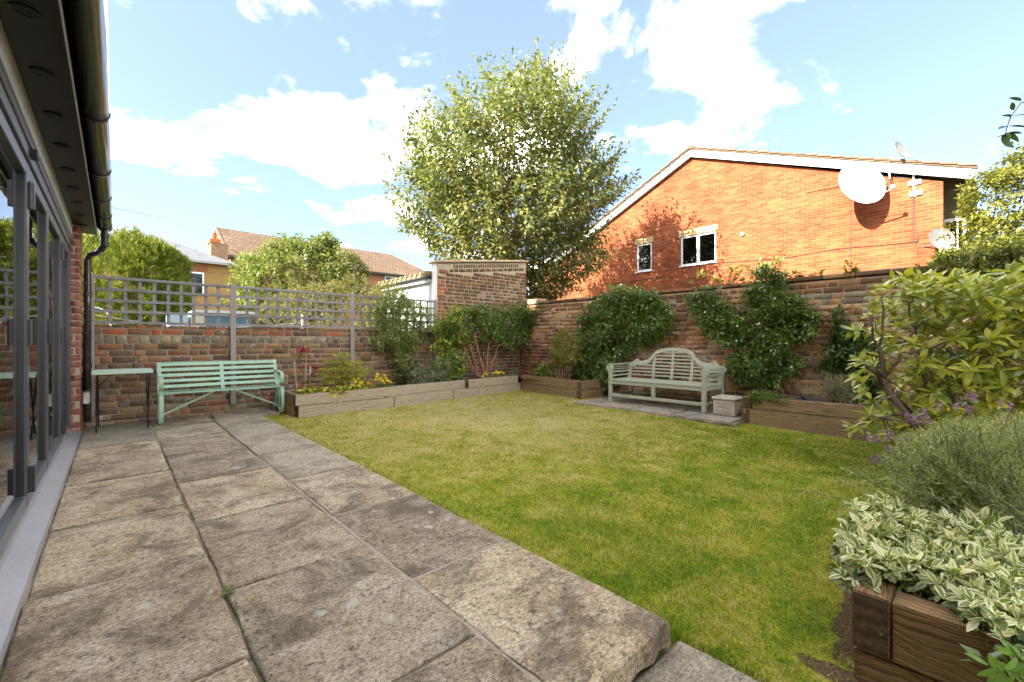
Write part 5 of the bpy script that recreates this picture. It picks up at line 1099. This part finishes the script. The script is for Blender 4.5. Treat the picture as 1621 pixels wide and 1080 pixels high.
climber('large dense climber with white flowers beside the sage bench', [([(912, 505), (930, 482), (958, 466), (1000, 466), (1048, 474), (1066, 492), (1060, 520), (1040, 543), (1008, 549), (985, 568), (972, 598), (962, 622), (946, 628), (930, 612), (906, 596), (914, 560)], 1), ([(955, 470), (975, 455), (1010, 458), (1040, 464), (1045, 480), (960, 482)], .12), ([(905, 575), (960, 570), (965, 600), (945, 634), (918, 615)], .18)], 2600, [((7.13, 5.0, .1), (7.1, 4.9, .9)), ((7.13, 5.1, .1), (7.1, 5.3, 1.1))], (7.1, 5.0, .1), 85, .36, None, .068)
S = lambda px, py, d=.05: onX(px, py, 7.2 - d)
climber('climber with white flowers trained in three lobes behind the sleeper bed', [([(1083, 468), (1120, 463), (1158, 488), (1192, 520), (1172, 545), (1142, 548), (1108, 518)], 1), ([(1178, 462), (1200, 448), (1240, 455), (1292, 500), (1284, 532), (1240, 540), (1198, 520)], 1.2), ([(1150, 570), (1190, 546), (1222, 552), (1266, 566), (1272, 582), (1212, 612), (1160, 606)], .85), ([(1195, 425), (1235, 420), (1245, 450), (1200, 465)], .22), ([(1185, 525), (1250, 520), (1245, 560), (1195, 560)], .3)], 2000,
        [(S(1228, 632, .1), S(1228, 560)), (S(1228, 560), S(1225, 500)), (S(1228, 545), S(1175, 510)), (S(1228, 520), S(1270, 505)), (S(1228, 575), S(1180, 575)), (S(1228, 600), S(1262, 580))], (7.1, 1.95, .25), 45, .26, None, .068)
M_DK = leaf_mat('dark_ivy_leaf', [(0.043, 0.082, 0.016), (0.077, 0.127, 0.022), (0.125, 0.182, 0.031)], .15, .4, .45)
climber('dark ivy-like climber low on the wall behind the rosemary', [([(1318, 530), (1350, 520), (1392, 530), (1400, 640), (1350, 640), (1340, 600), (1305, 590), (1300, 575)], 1), ([(1325, 480), (1333, 490), (1332, 535), (1322, 535)], .08)], 520, [(S(1345, 640, .1), S(1345, 560))], (7.1, 1.2, .25), 0, .24, M_DK, .07)
t = thing('vine', 'thin yellowing vine shoots reaching over the top of the long wall', 'vine', (7.3, 2.6, 1.9))
vp = [((1170, 452), (1105, 432)), ((1180, 450), (1160, 425)), ((1200, 445), (1242, 398)), ((1230, 445), (1262, 432)), ((1250, 443), (1300, 434)), ((1345, 436), (1343, 412)), ((1345, 436), (1358, 430)), ((1190, 450), (1215, 415)), ((1210, 450), (1180, 420))]
PP, OO = [], []
for a, b in vp:
    p, q = onX(*a, 7.25), onX(*b, 7.25); stems(t, [(p, q, (0, 0, .03))], .004, .002, M_TWIG, 'shoot', 4, .01)
    for f in np.linspace(.2, 1, 6): PP.append(p.lerp(q, f) + Vector((random.gauss(0, .03), random.gauss(0, .03), .01))); OO.append((q - p).normalized() + Vector((0, 0, .2)))
foliage('foliage', sprigs(PP, OO, 6, .095, .5, .07, .95, .35), leaf_mat('yellowing_leaf', [(0.116, 0.129, 0.020), (0.190, 0.177, 0.034), (0.245, 0.204, 0.048)], .35), t)
def shrub(name, label, base, blobs, n, k, L, ratio, slen, mat, cone=.95, grav=.1, stem=None, smat=None, cat='shrub', sr=(.010, .004), **kw):
    t = thing(name, label, cat, base); P, O = blob_tips(blobs, n, **kw); foliage('foliage', sprigs(P, O, k, L, ratio, slen, cone, grav), mat, t)
    if stem: stems(t, stem, sr[0], sr[1], smat or M_TWIG, 'stem', 5, .012)
    return t
M_PRIV = leaf_mat('golden_privet_leaf', [(0.159, 0.165, 0.023), (0.254, 0.247, 0.038), (0.350, 0.315, 0.064), (0.207, 0.210, 0.032)], .3, .45)
shrub('clipped_bush', 'small rounded golden-green bush on bare stems left of the large climber', (6.72, 5.72, .24), [(6.74, 5.72, .98, .22, .34, .25), (6.72, 5.62, .78, .24, .32, .26), (6.74, 5.80, .72, .2, .28, .24), (6.74, 5.75, 1.18, .12, .18, .12)], 700, 8, .040, .5, .08, M_PRIV, stem=[((6.7, 5.6 + .05 * i, .22), (6.7 + random.gauss(0, .05), 5.45 + .13 * i, .66)) for i in range(7)], smat=surf('straw_stem', [(.30, .20, .09), (.38, .27, .13)], 9, 40))
M_SPR = leaf_mat('spreading_shrub_leaf', [(0.072, 0.131, 0.023), (0.131, 0.203, 0.038), (0.217, 0.290, 0.058), (0.362, 0.406, 0.116), (0.087, 0.145, 0.029), (0.051, 0.094, 0.020)], .22, .4, .45)
ss = thing('spreading_shrub', 'flat-topped evergreen shrub on reddish branching stems before the tall end wall', 'shrub', (5.7, 7.05, .24))
As = []
for poly, n in (([(702, 508), (735, 488), (770, 483), (800, 490), (835, 484), (858, 492), (856, 512), (835, 538), (805, 552), (790, 540), (750, 535), (720, 545), (705, 530)], 1700), ([(800, 520), (840, 500), (855, 520), (820, 550)], 260)):
    P, O = wall_tips(poly, n, 'Y', 7.45, .62, (.0, -.6, 0), .55); As.append(sprigs(P, O, 9, .06, .45, .10, .95, .05))
foliage('foliage', As, M_SPR, ss)
b0 = Vector((5.68, 7.05, .24)); Q = lambda px, py: onY(px, py, 7.12)
stems(ss, [(b0, Q(745, 545), (-.05, 0, 0)), (b0 + Vector((.03, 0, 0)), Q(752, 525)), (b0 + Vector((.06, 0, 0)), Q(775, 540)), (b0 + Vector((.08, .03, 0)), Q(790, 545)), (b0 + Vector((-.02, .04, 0)), Q(735, 550), (-.04, 0, -.02))], .034, .016, M_BARKR, 'stem', 7, .02)
stems(ss, [(Q(752, 545), Q(738, 505)), (Q(750, 535), Q(765, 515)), (Q(745, 548), Q(712, 530)), (Q(775, 545), Q(795, 520)), (Q(770, 552), Q(815, 538)), (Q(785, 548), Q(800, 515)), (Q(740, 545), Q(725, 515)), (Q(760, 530), Q(775, 505))], .013, .006, M_BARKR, 'branch', 5, .015)
t = florets(ss, *(lambda P, O: (P, O))(*wall_tips([(740, 500), (840, 490), (830, 540), (730, 530)], 16, 'Y', 6.82, .02, (0, -.8, 0))), .016, M_PETAL)
M_CHO = leaf_mat('lime_gold_leaf', [(.20, .25, .02), (.32, .35, .03), (.42, .42, .05), (.12, .17, .02)], .35, .45)
t = thing('gold_leaved_shrub', 'lime gold broad-leaved shrub climbing the corner post left of the spreading shrub', 'shrub', (5.0, 7.0, .24))
As = []
for poly, n in (([(705, 495), (725, 482), (735, 500), (730, 520), (715, 520)], 60), ([(692, 500), (712, 500), (715, 545), (735, 560), (738, 575), (715, 600), (690, 590), (688, 540)], 260), ([(720, 520), (738, 525), (735, 545), (722, 545)], 40)):
    P, O = wall_tips(poly, n, 'Y', 7.35, .55, (-.2, -.7, 0)); As.append(sprigs(P, O, 6, .066, .62, .07, 1.0, .1))
foliage('foliage', As, M_CHO, t); stems(t, [((5.0, 7.1, .24), onY(705, 540, 7.2)), ((5.05, 7.1, .24), onY(720, 560, 7.1))], .012, .006, M_TWIG)
P, O = wall_tips([(700, 560), (735, 560), (735, 605), (700, 605)], 130, 'Y', 7.2, .4, (-.1, -.7, 0)); foliage('lower_foliage', sprigs(P, O, 7, .06, .5, .07), M_SPR, t)
M_TCL = leaf_mat('olive_climber_leaf', [(0.117, 0.163, 0.029), (0.195, 0.247, 0.046), (0.299, 0.319, 0.085), (0.468, 0.442, 0.208), (0.143, 0.195, 0.033), (0.091, 0.130, 0.026)], .28, .45)
t = thing('trellis_climber', 'loose olive green climber swelling over the trellis above a dark narrow base', 'climber', (4.0, 7.2, .24))
As = []
for poly, n in (([(596, 500), (605, 470), (625, 458), (655, 478), (690, 494), (688, 520), (668, 535), (650, 545), (615, 545), (598, 530)], 760), ([(585, 530), (620, 530), (635, 545), (625, 560), (600, 550)], 70), ([(622, 540), (660, 540), (655, 575), (650, 600), (632, 600), (630, 570)], 260), ([(575, 495), (605, 480), (600, 500)], 18)):
    P, O = wall_tips(poly, n, 'Y', 7.46, .42, (0, -.7, 0), .35); As.append(sprigs(P, O, 9, .062, .34, .11, .9, .15))
foliage('foliage', As, M_TCL, t); stems(t, [((3.95 + .06 * i, 7.32, .24), onY(630 + 9 * i, 530, 7.38), (.02, 0, 0)) for i in range(4)], .014, .008, M_BARK)
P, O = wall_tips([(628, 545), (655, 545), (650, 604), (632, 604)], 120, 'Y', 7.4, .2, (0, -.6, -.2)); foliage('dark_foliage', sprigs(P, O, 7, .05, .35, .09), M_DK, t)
M_GRY = leaf_mat('grey_green_leaf', [(0.149, 0.173, 0.078), (0.218, 0.238, 0.120), (0.298, 0.302, 0.166), (0.172, 0.194, 0.064)], .25, .55)
shrub('narrow_leaved_shrub', 'grey-green shrub with long narrow leaves below the trellis climber', (4.35, 6.95, .24), [(4.25, 6.95, .42, .30, .2, .18), (4.5, 6.95, .52, .26, .18, .24), (4.1, 6.9, .36, .25, .16, .14)], 210, 9, .105, .16, .14, M_GRY, 1.0, .15, stem=[((4.35, 6.95, .24), (4.35 + .1 * i, 6.95, .55)) for i in (-2, -1, 0, 1, 2)], zmin=.24)
M_MAP = leaf_mat('lime_maple_leaf', [(0.280, 0.297, 0.028), (0.396, 0.396, 0.047), (0.490, 0.440, 0.070), (0.326, 0.352, 0.037)], .4, .5)
mp = thing('maple_shrub', 'feathery lime green maple in tiers beside the marigolds', 'shrub', (2.72, 6.95, .24))
tiers = [(2.70, .83, .14), (2.62, .72, .20), (2.84, .70, .20), (2.58, .60, .22), (2.88, .60, .25), (2.72, .62, .26), (2.52, .50, .20), (2.78, .50, .30), (2.95, .52, .20), (2.66, .42, .26), (2.88, .42, .22)]
P, O = blob_tips([(x, 6.95 + random.gauss(0, .08), z, r, r * .8, .035) for x, z, r in tiers], 1000, .3, .3, 4, jit=.6); foliage('foliage', sprigs(P, O, 6, .040, .28, .05, 1.1, .2), M_MAP, mp)
stems(mp, [((2.72, 6.97, .22), (x, 6.95, z)) for x, z, r in tiers], .010, .004, M_BARK)
# standard rose with stakes
M_ROSE = leaf_mat('crimson_petal', [(.30, .012, .04), (.42, .02, .07), (.52, .06, .12)], .25, .5); M_RLF = leaf_mat('rose_leaf', [(.06, .09, .02), (.10, .14, .03)], .25)
rs = thing('rose_bush', 'staked rose with crimson flowers standing against the low brick wall', 'rose', (2.1, 6.92, .24))
for x, h in ((2.13, .80), (2.03, .75)): MB().tube([(x, 6.93, .2), (x + .01 if x > 2.1 else x - .06, 6.93, h)], .009, 6).build('stake', plain('bamboo', (.42, .33, .19), .7) if 'bamboo' not in MATS else MATS['bamboo'], rs)
stems(rs, [((2.08, 6.9, .22), (2.0, 6.9, .88)), ((2.08, 6.9, .22), (2.24, 6.9, .60)), ((2.1, 6.9, .22), (2.08, 6.9, .95))], .007, .003, M_TWIG)
fl = [onY(px, py, 6.86) for px, py in ((472, 553), (478, 555), (481, 552), (475, 557), (487, 553), (482, 557), (495, 581), (500, 582), (497, 585), (479, 582), (494, 594))]
for p in fl:
    P = np.array([p] * 3); O = unit(np.array([[0, -.6, .6]] * 3) + rng.normal(0, .5, (3, 3))); f = foliage('flower', sprigs(P, O, 6, .032, .8, .012, 1.0), M_ROSE, rs, kind=None)
P = np.array([onY(px, py, 6.9) for px, py in ((474, 565), (480, 568), (485, 570), (490, 590), (498, 590), (470, 560), (488, 575), (480, 600), (485, 603))] * 3) + rng.normal(0, .03, (27, 3)); foliage('foliage', sprigs(P, unit(rng.normal(0, 1, P.shape)), 5, .035, .6, .04), M_RLF, rs)
MB().box((2.19, 6.90, .53), (2.20, 6.92, .66)).build('plant_tag', M_WHITE, rs)
# bedding
M_YEL = leaf_mat('yellow_petal', [(.62, .45, .01), (.75, .58, .02), (.80, .66, .06)], .25, .6); M_ORA = leaf_mat('orange_petal', [(.70, .30, .02), (.75, .40, .03)], .25, .6); M_BED = leaf_mat('bedding_leaf', [(0.096, 0.156, 0.017), (0.165, 0.221, 0.022), (0.276, 0.299, 0.033)], .3)
def marigold(label, base, blobs, heads, n, r=.029, mat=None):
    t = thing('marigold', label, 'marigold', base, group='marigold clumps'); P, O = blob_tips(blobs, n, .5); foliage('foliage', sprigs(P, O, 7, .035, .22, .05), M_BED, t); pompons(t, heads, r, mat or M_YEL)
    return t
H = lambda L, Y: [onY(a, b, Y) for a, b in L]
marigold('yellow marigold clump nearest the lime maple', (2.95, 6.62, .24), [(2.92, 6.66, .30, .13, .1, .07)], H([(560, 601), (567, 600), (563, 605), (556, 609), (570, 607), (568, 611), (573, 606)], 6.60), 90)
marigold('small orange marigold clump between two yellow ones', (3.12, 6.62, .24), [(3.12, 6.66, .29, .08, .08, .06)], H([(582, 606), (586, 608), (584, 612)], 6.60), 40, .028, M_ORA)
marigold('yellow marigold clump at the end of the raised sleeper', (3.3, 6.62, .24), [(3.3, 6.66, .32, .14, .1, .08)], H([(596, 597), (597, 593), (600, 601), (605, 603), (609, 595), (611, 599), (613, 603), (617, 605), (603, 599), (608, 607), (594, 601)], 6.62), 100)
marigold('yellow marigold row under the spreading shrub', (5.9, 6.86, .26), [(5.95, 6.92, .30, .30, .06, .05)], H([(768, 592), (771, 593), (780, 591), (784, 590), (788, 591), (792, 589), (797, 591), (786, 588), (764, 596)], 6.86), 110)
t = thing('trailing_bedding', 'trailing plant of tiny yellow flowers spilling over the sleeper beside the mint bench', 'flowers', (2.3, 6.6, .26))
P, O = blob_tips([(2.0 + .105 * i, 6.58 + .05 * math.sin(i), .30, .13, .12, .06) for i in range(10)], 560, .3, zmin=.25); foliage('foliage', sprigs(P, O, 7, .026, .5, .045), M_BED, t)
j = rng.choice(len(P), 240, replace=False); florets(t, P[j] + UP * .02, O[j], .016, M_YEL)
P, O = wall_tips([(520, 622), (555, 618), (548, 634), (535, 640)], 60, 'Y', 6.47, .06, (0, -.8, 0)); florets(t, P, O, .015, M_YEL, name='hanging_flowers')
# small plants in the corner
shrub('grey_herb', 'small grey-green herb in the brick corner', (6.75, 7.1, .25), [(6.62, 7.05, .33, .14, .12, .12)], 90, 10, .05, .12, .09, M_GRY, .6, -.2)
shrub('grey_herb', 'small grey-green herb between the brick corner and the glossy-leaved plant', (6.9, 6.7, .25), [(6.9, 6.62, .32, .12, .14, .10)], 80, 10, .05, .12, .09, M_GRY, .6, -.2)
M_HEL = leaf_mat('hellebore_leaf', [(.10, .15, .02), (.19, .24, .04), (.27, .31, .08)], .3, .4)
shrub('glossy_leaved_plant', 'light green plant with long pointed leaves beside the clipped bush', (6.75, 6.25, .25), [(6.72, 6.22, .42, .14, .22, .12)], 26, 8, .16, .28, .06, M_HEL, 1.05, .25)
M_ROSM = leaf_mat('rosemary_leaf', [(0.163, 0.182, 0.077), (0.252, 0.259, 0.119), (0.341, 0.336, 0.167), (0.237, 0.168, 0.095)], .2, .6)
def herb(name, label, base, tips, n, k, L, ratio, mat, cat, spread=.12, stemmat=None, parent=None):
    """upright stems from base to tips, dressed all along with small leaves"""
    t = parent or thing(name, label, cat, base); As = []; base = Vector(base); sp_ = []
    for _ in range(n):
        q = Vector(tips()); p = base + Vector((random.gauss(0, spread), random.gauss(0, spread), 0)); sp_.append((p, q))
    for f in np.linspace(.35, 1, 5):
        P = np.array([p.lerp(q, f) for p, q in sp_]); O = np.array([(q - p).normalized() for p, q in sp_]); As.append(sprigs(P, O + rng.normal(0, .08, P.shape), k, L, ratio, max((sp_[0][1] - sp_[0][0]).length * .17, .05), .75, -.05))
    foliage('foliage', As, mat, t)
    m = MB()
    for p, q in sp_[::3]: m.tube([p, p.lerp(q, .5) + Vector((0, 0, .01)), q], [.004, .003, .002], 4)
    o = m.build('stems', stemmat or M_TWIG, t, kind='stuff')
    return t, sp_
herb('rosemary_bush', 'upright grey-green rosemary bush in the sleeper bed behind the spotlight', (6.65, 1.18, .24), lambda: (6.65 + random.gauss(0, .10), 1.18 + random.gauss(0, .14), random.uniform(.42, .66)), 130, 12, .032, .14, M_ROSM, 'rosemary', .07)
shrub('pale_herb', 'low pale herb between the spotlight and the rosemary', (6.75, 1.52, .25), [(6.75, 1.50, .36, .12, .12, .12)], 90, 10, .035, .14, .07, M_GRY, .6, -.2)
M_LIME = leaf_mat('trailing_leaf', [(.08, .13, .02), (.14, .19, .03), (.20, .24, .05)], .3)
shrub('trailing_plant', 'trailing small-leaved plant falling over the sleeper corner beside the stone box', (6.4, 1.95, .29), [(6.38, 1.95, .33, .16, .18, .06), (6.30, 1.75, .30, .10, .18, .05), (6.24, 1.98, .27, .04, .08, .08)], 330, 7, .026, .65, .04, M_LIME)
# ------------------------------------------------------------------ large-leaved shrub on the right
M_RHO = leaf_mat('large_glossy_leaf', [(0.161, 0.216, 0.024), (0.267, 0.310, 0.029), (0.399, 0.405, 0.037), (0.551, 0.500, 0.048), (0.323, 0.345, 0.033), (0.476, 0.448, 0.047), (0.228, 0.276, 0.026)], .28, .35, .5)
rh = thing('large_leaved_shrub', 'big spreading shrub with glossy yellow-green leaves in rosettes on crooked stems', 'shrub', (4.6, .1, .16))
hp_ = [(1352, 690), (1362, 640), (1350, 590), (1362, 540), (1350, 510), (1375, 470), (1420, 436), (1470, 440), (1520, 430), (1580, 432), (1640, 425), (1700, 430), (1700, 640), (1640, 660), (1560, 650), (1500, 690), (1440, 710), (1400, 700)]
n = 560; q = poly_px(hp_, n * 2); q = q + rng.normal(0, 9, q.shape); ctr = at(1560, 570, 3.5)
dep = 3.05 + rng.beta(1.3, 1.6, len(q)) * 1.1 + np.clip((1450 - q[:, 0]) / 400, -.2, .4)
P = np.array([at(a, b, d) for (a, b), d in zip(q, dep)]); k = rng.random(len(P)) < np.where((q[:, 0] < 1440) & (q[:, 1] > 470), .6, .95); k &= ~((q[:, 0] > 1360) & (q[:, 0] < 1560) & (q[:, 1] > 520) & (q[:, 1] < 640) & (rng.random(len(P)) < .35)); P = P[k][:n + 90]
O = unit(unit(P - np.array(ctr)) * .9 + UP * .75 + np.array([-.35, .1, 0]) + rng.normal(0, .3, P.shape))
A = sprigs(P, O, 9, .098, .42, .018, 1.0, .08, .32, .4)
big_leaves(rh, A, leaf_template(.40, .09, .22), M_RHO, 300)
b0 = Vector((4.45, .12, .16)); T = lambda px, py, d: at(px, py, d)
limbs = [(b0, T(1400, 600, 3.3), (0, 0, -.05)), (b0, T(1452, 560, 3.3)), (b0 + Vector((.05, 0, 0)), T(1500, 540, 3.35)), (T(1440, 655, 3.45), T(1372, 580, 3.35)), (T(1400, 600, 3.3), T(1378, 500, 3.2)), (T(1452, 565, 3.3), T(1440, 480, 3.25)), (T(1452, 575, 3.3), T(1520, 500, 3.2)), (T(1400, 600, 3.3), T(1460, 510, 3.15)), (T(1440, 655, 3.45), T(1395, 660, 3.2)), (T(1420, 620, 3.35), T(1385, 640, 3.2)), (T(1400, 590, 3.3), T(1395, 470, 3.2)), (T(1500, 545, 3.35), T(1600, 500, 3.2)), (b0 + Vector((.1, 0, 0)), T(1560, 560, 3.4)), (T(1440, 560, 3.2), T(1560, 520, 3.1))]
stems(rh, limbs[:4], .030, .017, M_BARK, 'stem', 7, .02); stems(rh, limbs[4:], .012, .006, M_BARK, 'branch', 6, .015)
for i in rng.choice(len(P), 130, replace=False):
    p = Vector(P[i]); s = min((Vector(l[1]) for l in limbs), key=lambda v: (v - p).length); stems(rh, [(s, p - Vector(O[i]) * .02, (0, 0, -.02))], .005, .003, M_BARK, 'twig', 4, .008, 4)
# lavender
M_LAV = leaf_mat('lavender_leaf', [(0.178, 0.202, 0.056), (0.251, 0.275, 0.083), (0.340, 0.361, 0.116), (0.445, 0.447, 0.158), (0.221, 0.231, 0.052)], .25, .6); M_PUR = leaf_mat('lavender_petal', [(.26, .08, .24), (.36, .14, .34), (.46, .26, .42)], .3, .6)
M_LSTEM = surf('grey_green_stem', [(.17, .17, .09), (.24, .24, .14)], 9, 40)
def lav_tip():
    px = random.choice([random.uniform(1395, 1660), random.gauss(1500, 70)]); top = np.interp(px, [1370, 1420, 1480, 1560, 1660], [735, 690, 668, 655, 640])
    return at(px, top + abs(random.gauss(0, 1)) * 62, random.uniform(1.75, 2.35))
lv, spv = herb('lavender_bush', 'wide grey-green lavender bush with purple flower tips spilling over the lawn edge', (2.85, -.03, .16), lav_tip, 700, 12, .030, .17, M_LAV, 'lavender', .16, M_LSTEM)
for px, py in ((1437, 655), (1443, 690), (1488, 640), (1470, 660), (1388, 690), (1406, 688), (1409, 682), (1427, 694), (1405, 705), (1390, 722), (1382, 723), (1448, 662), (1464, 648), (1458, 660), (1514, 640), (1533, 644), (1520, 664), (1543, 626), (1536, 620), (1376, 690), (1585, 633), (1600, 640)):
    p = at(px, py, 2.0); P = np.array([p + Vector((0, 0, -.012 * k)) for k in range(3)]); f = foliage('flower_head', sprigs(P, np.tile(UP, (3, 1)), 6, .016, .5, .012, .9), M_PUR, lv, kind=None)
    MB().tube([p - Vector((0, 0, .01)), p.lerp(Vector((2.85, -.03, .16)), .22)], .0014, 4).build('flower_stalk', M_LSTEM, lv)
# variegated shrub at the bed corner
M_VAR = leaf_mat('cream_edged_leaf', [(0.114, 0.164, 0.026), (0.190, 0.246, 0.036), (0.305, 0.344, 0.060), (0.456, 0.459, 0.083)], .28, .45, .35, vein=(.80, .75, .44))
vg = thing('variegated_shrub', 'low cream-edged variegated shrub hanging over the near sleeper bed corner', 'shrub', (2.1, .15, .16))
def vpt(px, py, d): return at(px, py, d)
q = poly_px([(1330, 835), (1345, 800), (1385, 782), (1430, 800), (1470, 822), (1530, 812), (1570, 808), (1580, 840), (1600, 850), (1660, 855), (1680, 1000), (1640, 1000), (1560, 965), (1500, 935), (1440, 915), (1385, 905), (1350, 890), (1335, 865)], 560)
dv = np.interp(q[:, 1], [780, 850, 920, 1000], [1.86, 1.66, 1.42, 1.22]) + rng.normal(0, .035, len(q)) - np.clip((q[:, 0] - 1500) / 1500, 0, .2)
P = np.array([vpt(a, b, d) for (a, b), d in zip(q, dv)]); O = unit(UP * .9 + np.array([-.55, .25, 0]) + rng.normal(0, .35, P.shape))
A1 = sprigs(P, O, 8, .040, .48, .016, 1.0, .05, .5, .5); P2 = P - UP * .05 + rng.normal(0, .02, P.shape); A2 = sprigs(P2, O, 5, .04, .48, .02, 1.1, .15)
big_leaves(vg, tuple(np.concatenate([a, b]) if i < 4 else a for i, (a, b) in enumerate(zip(A1, A2))), leaf_template(.50, .10, .20), M_VAR, 300)
stems(vg, [((2.15, .05, .12), Vector(P[i]) - Vector((0, 0, .02))) for i in rng.choice(len(P), 60, replace=False)], .005, .002, M_TWIG, 'twig', 4, .008, 4)
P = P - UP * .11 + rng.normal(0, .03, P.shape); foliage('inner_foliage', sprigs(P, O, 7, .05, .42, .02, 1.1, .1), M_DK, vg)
# arching shoot and fern leaves
M_SHO = leaf_mat('dark_pinnate_leaf', [(.035, .065, .02), (.06, .10, .03), (.09, .13, .045)], .3, .4)
sh_ = thing('arching_shoot', 'dark pointed leaves on a shoot arching in from the right against the sky', 'climber', (3.9, -1.5, .16)); d0 = 3.3
tipp = [at(1680, 260, d0), at(1640, 165, d0), at(1617, 162, d0), at(1600, 185, d0), at(1593, 205, d0), at(1590, 232, d0)]
MB().tube([(3.9, -1.5, .1), at(1780, 600, d0), at(1740, 400, d0)] + tipp, [.014, .012, .010, .008, .005, .004, .004, .003, .002], 6).build('stem', M_TWIG, sh_)
LP, LD, LL = [], [], []
for px, py, dx, dy, l in ((1617, 160, -.8, .35, .10), (1612, 163, .3, .9, .10), (1600, 185, -1, .1, .11), (1600, 185, .9, .1, .12), (1596, 200, -.9, -.2, .13), (1596, 200, 1, -.1, .12), (1592, 210, -.5, -.9, .15), (1592, 210, .8, -.5, .12), (1590, 222, .2, -1, .10), (1592, 215, -1, -.1, .12), (1605, 175, -.7, .5, .09), (1620, 165, .9, .2, .1), (1590, 212, 1, .1, .12), (1640, 165, .3, 1, .1), (1640, 170, 0, -1, .12)):
    LP.append(at(px, py, d0)); v = Vector((CS, -SN, 0)) * dx + Vector((0, 0, dy)) + Vector((SN, CS, 0)) * random.uniform(-.5, .2); LD.append(v.normalized()); LL.append(l)
LD = np.array(LD); Nn = unit(np.cross(np.cross(LD, unit(UP + rng.normal(0, .3, LD.shape))), LD)); big_leaves(sh_, (np.array(LP), LD, Nn, np.array(LL), .4), leaf_template(.36, .1, .15), M_SHO, 40)
M_FRN = leaf_mat('fresh_fern_leaf', [(.13, .24, .03), (.19, .31, .05), (.16, .27, .04)], .35, .4)
fr = thing('pinnate_plant', 'fresh green feathery leaves poking past the near sleepers', 'plant', (1.70, -.28, -.09)); LP, LD, LL = [], [], []
for (p, q) in ((at(1680, 1115, 1.02), at(1565, 1053, 1.05)), (at(1690, 1090, 1.02), at(1600, 1036, 1.03))):
    MB().tube([(1.70, -.28, -.09), p, p.lerp(q, .5) + Vector((0, 0, .01)), q], [.003, .0025, .002, .001], 5).build('stalk', M_LIME, fr)
    for f in np.linspace(.15, 1, 8):
        a = p.lerp(q, f); d = (q - p).normalized()
        for s in ((-1, 1) if f < 1 else (0,)): LP.append(a); LD.append((d * .75 + Vector((0, 0, 1)) * s * .75 + Vector((SN, CS, 0)) * random.uniform(-.3, .3)).normalized()); LL.append(.045)
LD = np.array(LD); vw = unit(np.array([[-SN, -CS, .5]] * len(LD)) + rng.normal(0, .3, LD.shape)); Nn = unit(np.cross(np.cross(LD, vw), LD)); big_leaves(fr, (np.array(LP), LD, Nn, np.array(LL), .35), leaf_template(.36, .1, .1), M_FRN, 60)
# weed in the joint, fallen leaves
wd = thing('weed', 'tiny green weed growing in the patio joint', 'weed', (.34, 2.1, 0)); P = np.array([(.345, 2.10, .006)] * 3) + rng.normal(0, .006, (3, 3)); foliage('foliage', sprigs(P, np.tile(UP, (3, 1)), 7, .032, .4, .006, 1.15, .1), M_LIME, wd)
tm = leaf_template(.6, .1, .3); M_DRY = leaf_mat('dry_leaf', [(.42, .26, .06), (.36, .17, .05), (.50, .36, .10)], .2, .7); dm = mesh_np('fallen_leaf', *tm[:2], M_DRY, uv=tm[2], smooth=True)
for i, (x, y, z, l) in enumerate(((.62, 1.52, .006, .03), (.42, 2.0, .006, .03), (1.33, 3.5, .006, .035), (6.1, 4.55, .006, .04), (6.25, 4.35, .006, .035), (6.3, 3.6, .006, .05), (6.35, 4.6, .01, .04), (6.15, 4.2, .006, .03))):
    o = obj('fallen_leaf', dm, None, Matrix.Translation((x, y, z + .006)) @ Matrix.Rotation(i * 1.9, 4, 'Z') @ Matrix.Scale(l, 4)); tag(o, 'dry fallen leaf on the patio slabs' if x < 2 else 'dry fallen leaf on the paving under the sage bench', 'leaf', 'fallen leaves on the patio' if x < 2 else 'fallen leaves under the bench')
o = obj('fallen_leaf', dm, None, Matrix.Translation(at(1545, 905, 1.38)) @ Matrix.Rotation(.9, 4, 'X') @ Matrix.Rotation(1, 4, 'Z') @ Matrix.Scale(.05, 4)); tag(o, 'orange fallen leaf caught on the variegated shrub', 'leaf')
